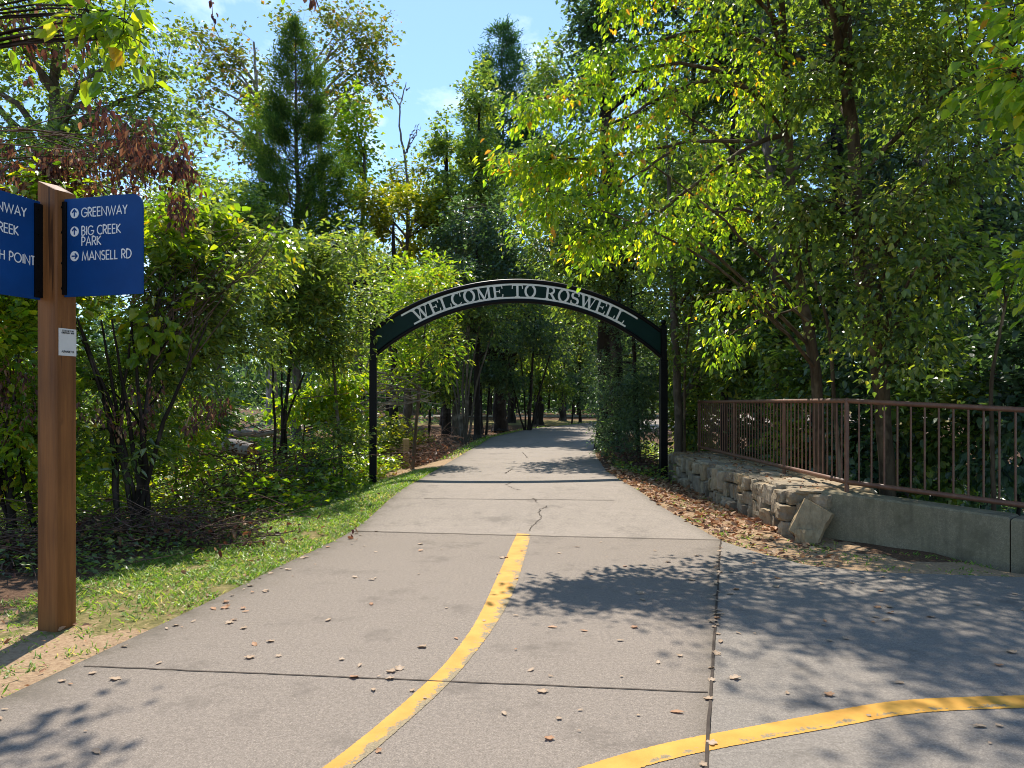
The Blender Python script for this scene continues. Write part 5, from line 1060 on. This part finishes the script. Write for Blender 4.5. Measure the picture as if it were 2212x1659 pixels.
# ------------------------------------------------------------------ ground cover, grass, litter, brush
def scatter(n, x0, x1, y0, y1, seed, f):
    rng = np.random.default_rng(seed); x = rng.uniform(x0, x1, n); y = rng.uniform(y0, y1, n); k = f(x, y, rng); return x[k], y[k], rng
def cover(name, label, mat, n, box, f, leaf, wr, hgt, seed, fine=False, tilt=.45):
    x, y, rng = scatter(n, *box, seed, f); m = len(x)
    z = H(x, y) + rng.random(m) ** 1.2 * hgt(x, y) + .01
    a = rng.uniform(0, 6.28, m); ln = leaf * rng.uniform(.5, 1.3, m)
    mb = MB(); mb.leaves(np.c_[x, y, z], np.c_[np.cos(a), np.sin(a), rng.normal(0, .35, m)], np.c_[rng.normal(0, tilt, (m, 2)), np.ones(m)], ln, ln * wr, 0, fine=fine)
    return tag(mb.build(name, [M[mat]]), label, kind='stuff')
hump = lambda x, y: .12 + .55 * np.clip(vnoise(x * .9, y * .7, 2) + .45, 0, 1)
cover('ground_cover', 'sunlit ivy and vines sprawling over the bank behind the left shrubs', 'leaf_bright', 42000, (-14, -2.6, 10.5, 27), lambda x, y, r: (xl(y) - x > 1.0 + .6 * r.random(len(x))) & (vnoise(x, y, 1) > -.5 - .4 * r.random(len(x))) & (x > -.68 * y - 1) & ~((np.abs(x + 6) < .9) & (y > 14.2) & (y < 17.6) & (r.random(len(x)) < .7)), .12, .75, hump, 120)
cover('ground_cover', 'dark weeds creeping out of the shade onto the left verge', 'leaf_green', 16000, (-7, -2.2, 6.8, 14), lambda x, y, r: (xl(y) - x > 1.15 + .35 * vnoise(x * 2, y * 2) + .2 * r.random(len(x))) & (x > -.7 * y), .065, .6, lambda x, y: .10 + .14 * np.clip(xl(y) - x - 1.1, 0, 1.6), 121)
cover('ground_cover', 'weeds and seedlings along the foot of the right arch post and shrubs', 'leaf_green', 9000, (1.9, 6.4, 14.6, 26), lambda x, y, r: (x - xr(y) > .12 + .3 * r.random(len(x))) & ~((x > 3.3) & (x < 4.5) & (y < 16.2)), .09, .6, lambda x, y: .1 + .25 * np.clip(x - xr(y) - .4, 0, 1), 122)
cover('ground_cover', 'shaded undergrowth on the slope behind the railing', 'leaf_dark', 26000, (4.5, 14, 7.6, 17), lambda x, y, r: (x > 4.45 + .7 * np.clip(8.9 - y, 0, 9) * 1.0 + .35) , .12, .75, lambda x, y: .25 + .5 * np.clip(vnoise(x, y, 3) + .5, 0, 1), 123)
cover('undergrowth', 'dim low undergrowth on the forest floor beyond the path bend', 'leaf_dark', 30000, (-45, 30, 30, 88), lambda x, y, r: ((xl(y) - x > 3.0) | (x - xr(y) > 2)) & ~((y > 55) & (y < 70)) & (vnoise(x * .5, y * .4, 4) > -.1) & ((y > 66) | (x < -5)), .3, .7, lambda x, y: .2 + .8 * np.clip(vnoise(x * .6, y * .5, 5), 0, 1), 124)
cover('leaf_litter', 'carpet of orange-brown fallen leaves between the path and the stone wall', 'litter', 6200, (1.9, 4.4, 7.0, 15.4), lambda x, y, r: (x > np.where(y > 8.7, xr(y), 2.3) - .03) & (y > side_y(x) + .0) & (x < 3.4) & (r.random(len(x)) < .2 + .6 * S(8.6, 9.6, y)), .085, .6, lambda x, y: .035 + 0 * x, 125, True, .6)
x, y, rng = scatter(420, 3.4, 4.35, 9.2, 15.9, 126, lambda x, y, r: (vnoise(x * 3, y * 2, 1) > -.1)); m = len(x); a = rng.uniform(0, 6.28, m); ln = .055 * rng.uniform(.5, 1.3, m)
mb = MB(); mb.leaves(np.c_[x, y, .555 + .03 * rng.random(m)], np.c_[np.cos(a), np.sin(a), rng.normal(0, .3, m)], np.c_[rng.normal(0, .6, (m, 2)), np.ones(m)], ln, ln * .6); tag(mb.build('leaf_litter', [M['litter']]), 'dry leaves lying along the top of the stone wall', kind='stuff')
cover('leaf_litter', 'brown leaf litter in the shade at the edge of the bend and under trees', 'litter', 9000, (-9, 4, 14, 40), lambda x, y, r: ((xl(y) - x > .4) & (y > 19)) | ((x - xr(y) > .05) & (x - xr(y) < .9) & (y > 14)), .10, .6, lambda x, y: .05 + 0 * x, 127)
cover('leaf_litter', 'dead brown leaves scattered on the clay and grass of the left verge', 'litter', 1000, (-6, -1.6, 3, 14), lambda x, y, r: (xl(y) - x > 0) & (xl(y) - x < 1.8) & (r.random(len(x)) < .7), .055, .55, lambda x, y: .02 + 0 * x, 128, True, .6)
# grass blades
def grass(name, label, n, box, f, hgt, seed, w=.006):
    x, y, rng = scatter(n, *box, seed, f); m = len(x); ln = hgt * rng.uniform(.4, 1.5, m); a = rng.uniform(0, 6.28, m)
    mb = MB(); mb.leaves(np.c_[x, y, H(x, y) - .005], np.c_[np.cos(a) * .8, np.sin(a) * .8, rng.uniform(.35, 1.3, m)], np.c_[rng.normal(0, .5, (m, 2)), np.ones(m)], ln, np.full(m, w) * rng.uniform(.7, 1.6, m), 0, fine=False, curl=.25)
    return tag(mb.build(name, [M['grass']]), label, kind='stuff')
grass('grass', 'short green grass along the left edge of the path', 150000, (-6.2, -1.4, 3, 15.5), lambda x, y, r: (xl(y) - x > -.05 * r.random(len(x))) & (xl(y) - x < 1.55 + .3 * vnoise(x, y)) & (r.random(len(x)) < (.05 + .95 * S(5.3, 7.0, y + .5 * vnoise(x * 1.5, y * 1.5, 7))) * (vnoise(x * 2.3, y * 2.1, 9) > -.62)), .062, 130, .009)
grass('grass', 'strip of bright grass along the far left edge of the bend', 22000, (-3.2, 6, 18, 47), lambda x, y, r: (xl(y) - x > -.02) & (xl(y) - x < .55), .10, 131, .02)
grass('grass', 'sparse grass tufts on the dirt below the concrete wall and litter', 14000, (1.9, 5.5, 6.8, 15), lambda x, y, r: (x > np.where(y > 8.7, xr(y), 2.3)) & (y > side_y(x)) & (x < 3.4 + np.clip(8.9 - y, 0, 3)) & (vnoise(x * 4, y * 4, 3) > .15), .05, 132, .009)
# tufts at the post foot (clay)
grass('grass', 'scattered grass tufts on the bare clay around the signpost', 9000, (-4.6, -2.5, 3.2, 6.4), lambda x, y, r: (xl(y) - x > 0) & (vnoise(x * 7, y * 7, 11) > .42), .055, 133, .008)
# brush: tangles of dead twigs
def brush(name, label, c, r, n, seed, rad=.006, mat='twig', L=.9, leaves=0):
    rng = np.random.default_rng(seed); mb = MB(); a = rng.uniform(0, 6.28, n)
    p = np.array(c) + rng.normal(0, .45, (n, 3)) * r; p[:, 2] = H(p[:, 0], p[:, 1]) + np.abs(rng.normal(0, .5, n)) * r[2]
    d = np.c_[np.cos(a), np.sin(a), rng.normal(.05, .22, n)] * (L * rng.uniform(.3, 1.2, n))[:, None]
    md = p + d * .5 + rng.normal(0, .10, (n, 3)) * L; t = np.linspace(0, 1, 6)[None, :, None]
    q = p[:, None] * (1 - t) ** 2 + 2 * md[:, None] * t * (1 - t) + (p + d)[:, None] * t * t
    over = (q[..., 0] > xl(q[..., 1]) - .06) & (q[..., 0] < xr(q[..., 1]) + .06)
    q = q[~over.any(1)]; n = len(q)
    q[..., 2] = np.maximum(q[..., 2], H(q[..., 0], q[..., 1]) + .01)
    mb.tubes(q, (rad * rng.uniform(.4, 1.5, len(q)))[:, None] * np.linspace(1, .4, 6), 4)
    o = mb.build(name, [M[mat], M['dead_leaf']] if not leaves else [M[mat], M['dead_leaf']])
    if leaves:
        b2 = MB(); m = leaves; pp = np.array(c) + rng.normal(0, .45, (m, 3)) * r; pp[:, 2] = H(pp[:, 0], pp[:, 1]) + np.abs(rng.normal(0, .5, m)) * r[2] * .8
        ln = rng.uniform(.05, .1, m); b2.leaves(pp, rng.normal(0, 1, (m, 3)) - [0, 0, .6], rng.normal(0, 1, (m, 3)), ln, ln * .5)
        b2.build('leaves', [M['dead_leaf']], o)['kind'] = 'stuff'
    return tag(o, label, kind='stuff')
brush('brush_pile', 'dark tangle of dead twigs and stems under the big left shrub', (-4.3, 8.6, 0), (1.8, .8, .34), 360, 140, .006, L=.9, leaves=900)
brush('brush_pile', 'dead twigs and brown leaves spilling below the vine mound', (-4.4, 11.6, 0), (1.2, 1.1, .3), 260, 141, .006, L=.8, leaves=900)
brush('brush_pile', 'brown tangle of dead branches and leaves standing in the thicket right of the big shrub', (-4.9, 13.0, .2), (1.6, 1.4, 1.1), 240, 146, .008, L=1.1, leaves=1300)
brush('brush_pile', 'reddish pile of cut brush against the path behind the stake', (-2.3, 20.0, 0), (.75, 2.6, .55), 620, 142, .008, L=.9, leaves=700)
brush('brush_pile', 'dead twigs heaped at the foot of the dark shrub right of the path', (3.0, 17.2, 0), (.7, 1.6, .4), 300, 143, .008, L=.8, leaves=600)
brush('brush_pile', 'grey dead stems lying in the shade at the left edge behind the signpost', (-5.2, 7.6, 0), (.9, .6, .3), 260, 144, .007, L=1.0, leaves=300)
# bare fallen branches behind the left arch post
fb = Thing('fallen_branch', P(860, 860, 17), 'bare fallen branches sticking out beside the left arch post', 'branch')
rng = np.random.default_rng(150); mb = MB()
for _ in range(26):
    a = P(rng.uniform(730, 800), rng.uniform(800, 900), 17) + rng.normal(0, .4, 3) * [0, 1, 0]; b = P(rng.uniform(860, 960), rng.uniform(790, 880), 17) + rng.normal(0, .4, 3) * [0, 1, 0]
    q = bez(a, (a + b) / 2 + rng.normal(0, .15, 3), b, 9); mb.tubes(q, np.linspace(rng.uniform(.012, .03), .004, 9), 5)
for u0, v0, u1, v1 in ((745, 960, 800, 770), (770, 980, 815, 850), (720, 820, 800, 760)): mb.tubes(bez(P(u0, v0, 16.5), P((u0 + u1) / 2 - 8, (v0 + v1) / 2, 16.5), P(u1, v1, 16.5), 9), np.linspace(.03, .015, 9), 5)
fb.part(mb, 'branches', M['bark_grey'])

# ------------------------------------------------------------------ logs, stake
lg = Thing('log', (*P(545, 972, 17)[:2], .4), 'sawn grey log with its pale cut end facing the path', 'log')
Y = 17; a, b = P(545, 973, Y), P(470, 955, Y + .6); q = np.linspace(a, b, 7); mb = MB(); mb.tubes(q, np.array([.16, .16, .165, .17, .175, .18, .18]), 14); lg.part(mb, 'bark_log', M['bark_grey'])
lg.o.children[0].name = 'bark'
d = nrm(a - b); sd = nrm(np.cross(d, [0, 0, 1])); up = np.cross(sd, d); ang = np.linspace(0, 2 * np.pi, 20, endpoint=False)
mb = MB(); ring = a + d * .001 + .148 * (np.cos(ang)[:, None] * sd + np.sin(ang)[:, None] * up); mb.add(ring, [list(range(20))]); lg.part(mb, 'cut_end', M['cut_wood'])
lg2 = Thing('log', (*P(545, 940, 17.5)[:2], .6), 'curved bare branch lying on the vines above the sawn log', 'log')
Y = 17.5; q = np.array([P(u, v, Y) for u, v in ((478, 946), (500, 937), (530, 934), (560, 938), (590, 934), (612, 922))]); tt = np.linspace(0, 5, 16); q = np.stack([np.interp(tt, range(6), q[:, i]) for i in range(3)], 1)
mb = MB(); mb.tubes(q, np.linspace(.125, .05, 16), 10, cap=True); lg2.part(mb, 'bark', M['bark_grey'])
sxy = np.array([-2.66, 18.7]); st = Thing('wooden_stake', (*sxy, 0), 'short square yellow-brown wooden stake at the edge of the vines', 'post')
mb = MB(); zt = EYE - (948 - HOR) / F * 18.7; mb.box((*sxy, (zt - .2) / 2), (.16, .16, zt + .2), .15); bevel_build(mb, 'stake', M['stake_wood'], st, .008)

# ------------------------------------------------------------------ fallen leaves on the path, each its own thing
def dry_leaf(mat, seed, lobed):
    rng = np.random.default_rng(seed); n = 18; a = np.linspace(0, 2 * np.pi, n, endpoint=False)
    r = .5 * (.62 + .38 * np.abs(np.cos(a * 2.5 + .3))) if lobed else .5 * np.sqrt(1 / ((np.cos(a)) ** 2 + (np.sin(a) / .48) ** 2))
    r = r * rng.uniform(.85, 1.12, n)
    x, y = r * np.cos(a), r * np.sin(a); cu = rng.uniform(.5, 1.3); z = cu * (y ** 2) * .9 + .35 * x * x * rng.uniform(-.2, 1) + rng.normal(0, .025, n)
    x2, y2 = x * .5, y * .5; z2 = cu * y2 ** 2 * .9 + rng.normal(0, .015, n)
    V = np.concatenate([np.c_[x, y, z - min(z.min(), z2.min())], np.c_[x2, y2, z2 - min(z.min(), z2.min())], [[0, 0, .01]]])
    Fq = [[i, (i + 1) % n, n + (i + 1) % n, n + i] for i in range(n)]; Ft = [[n + i, n + (i + 1) % n, 2 * n] for i in range(n)]
    mb = MB(); mb.add(V, Fq, 0, True); mb.add(V[:0].reshape(0, 3), np.zeros((0, 4), int)) if False else None
    mb.v.append(V * 0 + V); mb.f.append((np.array(Ft) + mb.n, 0, True)); mb.n += len(V)
    st_ = np.array([[-.5, 0, .04], [-.7, .03, .02], [-.85, .02, .01]]); mb.tubes(st_, np.full(3, .012), 4)
    return mb.build('fallen_leaf', [M[mat]])
kinds = [dry_leaf('litter_pale', 1, True), dry_leaf('litter_pale', 2, False), dry_leaf('litter', 3, True), dry_leaf('litter_pale', 4, True), dry_leaf('litter', 5, False)]
LB = ['pale lobed dry leaf lying on the concrete', 'pale oval dry leaf lying on the concrete', 'dark brown lobed leaf lying on the concrete', 'pale lobed dry leaf lying on the concrete', 'dark brown oval leaf lying on the concrete']
GR = ['pale lobed leaves on the path', 'pale oval leaves on the path', 'brown lobed leaves on the path', 'pale lobed leaves on the path', 'brown oval leaves on the path']
rng = np.random.default_rng(160); used = [False] * 5
pts = []
for _ in range(150):
    for _try in range(50):
        y = 2.9 + 9.5 * rng.random() ** 1.5; x = rng.uniform(-2.6, .69 * y)
        if x < xl(y) + .05 or y > side_y(x) - .05 or (y < 4 and rng.random() < .4) or (y > 8.6 and x > xr(y) - .05): continue
        if x < 1.0 and rng.random() < .35: continue
        break
    pts.append((x, y, float(np.clip(rng.lognormal(-3.0, .42), .02, .068))))
for t in rng.random(34): yy = 3.2 + 6 * t; pts.append((float(xl(yy)) + .04 + abs(rng.normal(0, .16)), yy, float(np.clip(rng.lognormal(-3.1, .4), .02, .08))))
for t in rng.random(34): pts.append((seam_x(3 + 5.6 * t) + rng.normal(0, .02), 3 + 5.6 * t, rng.uniform(.03, .08)))
for i, (x, y, s_) in enumerate(pts):
    k_ = int(rng.choice(5, p=[.3, .27, .13, .2, .1])); 
    if not used[k_]: o = kinds[k_]; used[k_] = True
    else: o = kinds[k_].copy(); COL.objects.link(o)
    tag(o, LB[k_], 'leaf', GR[k_]); o.location = (x, y, float(hp(y)) + .007); o.scale = (s_, s_, s_ * rng.uniform(.25, .8)); o.rotation_euler = (rng.normal(0, .12), rng.normal(0, .12), rng.uniform(0, 6.28))
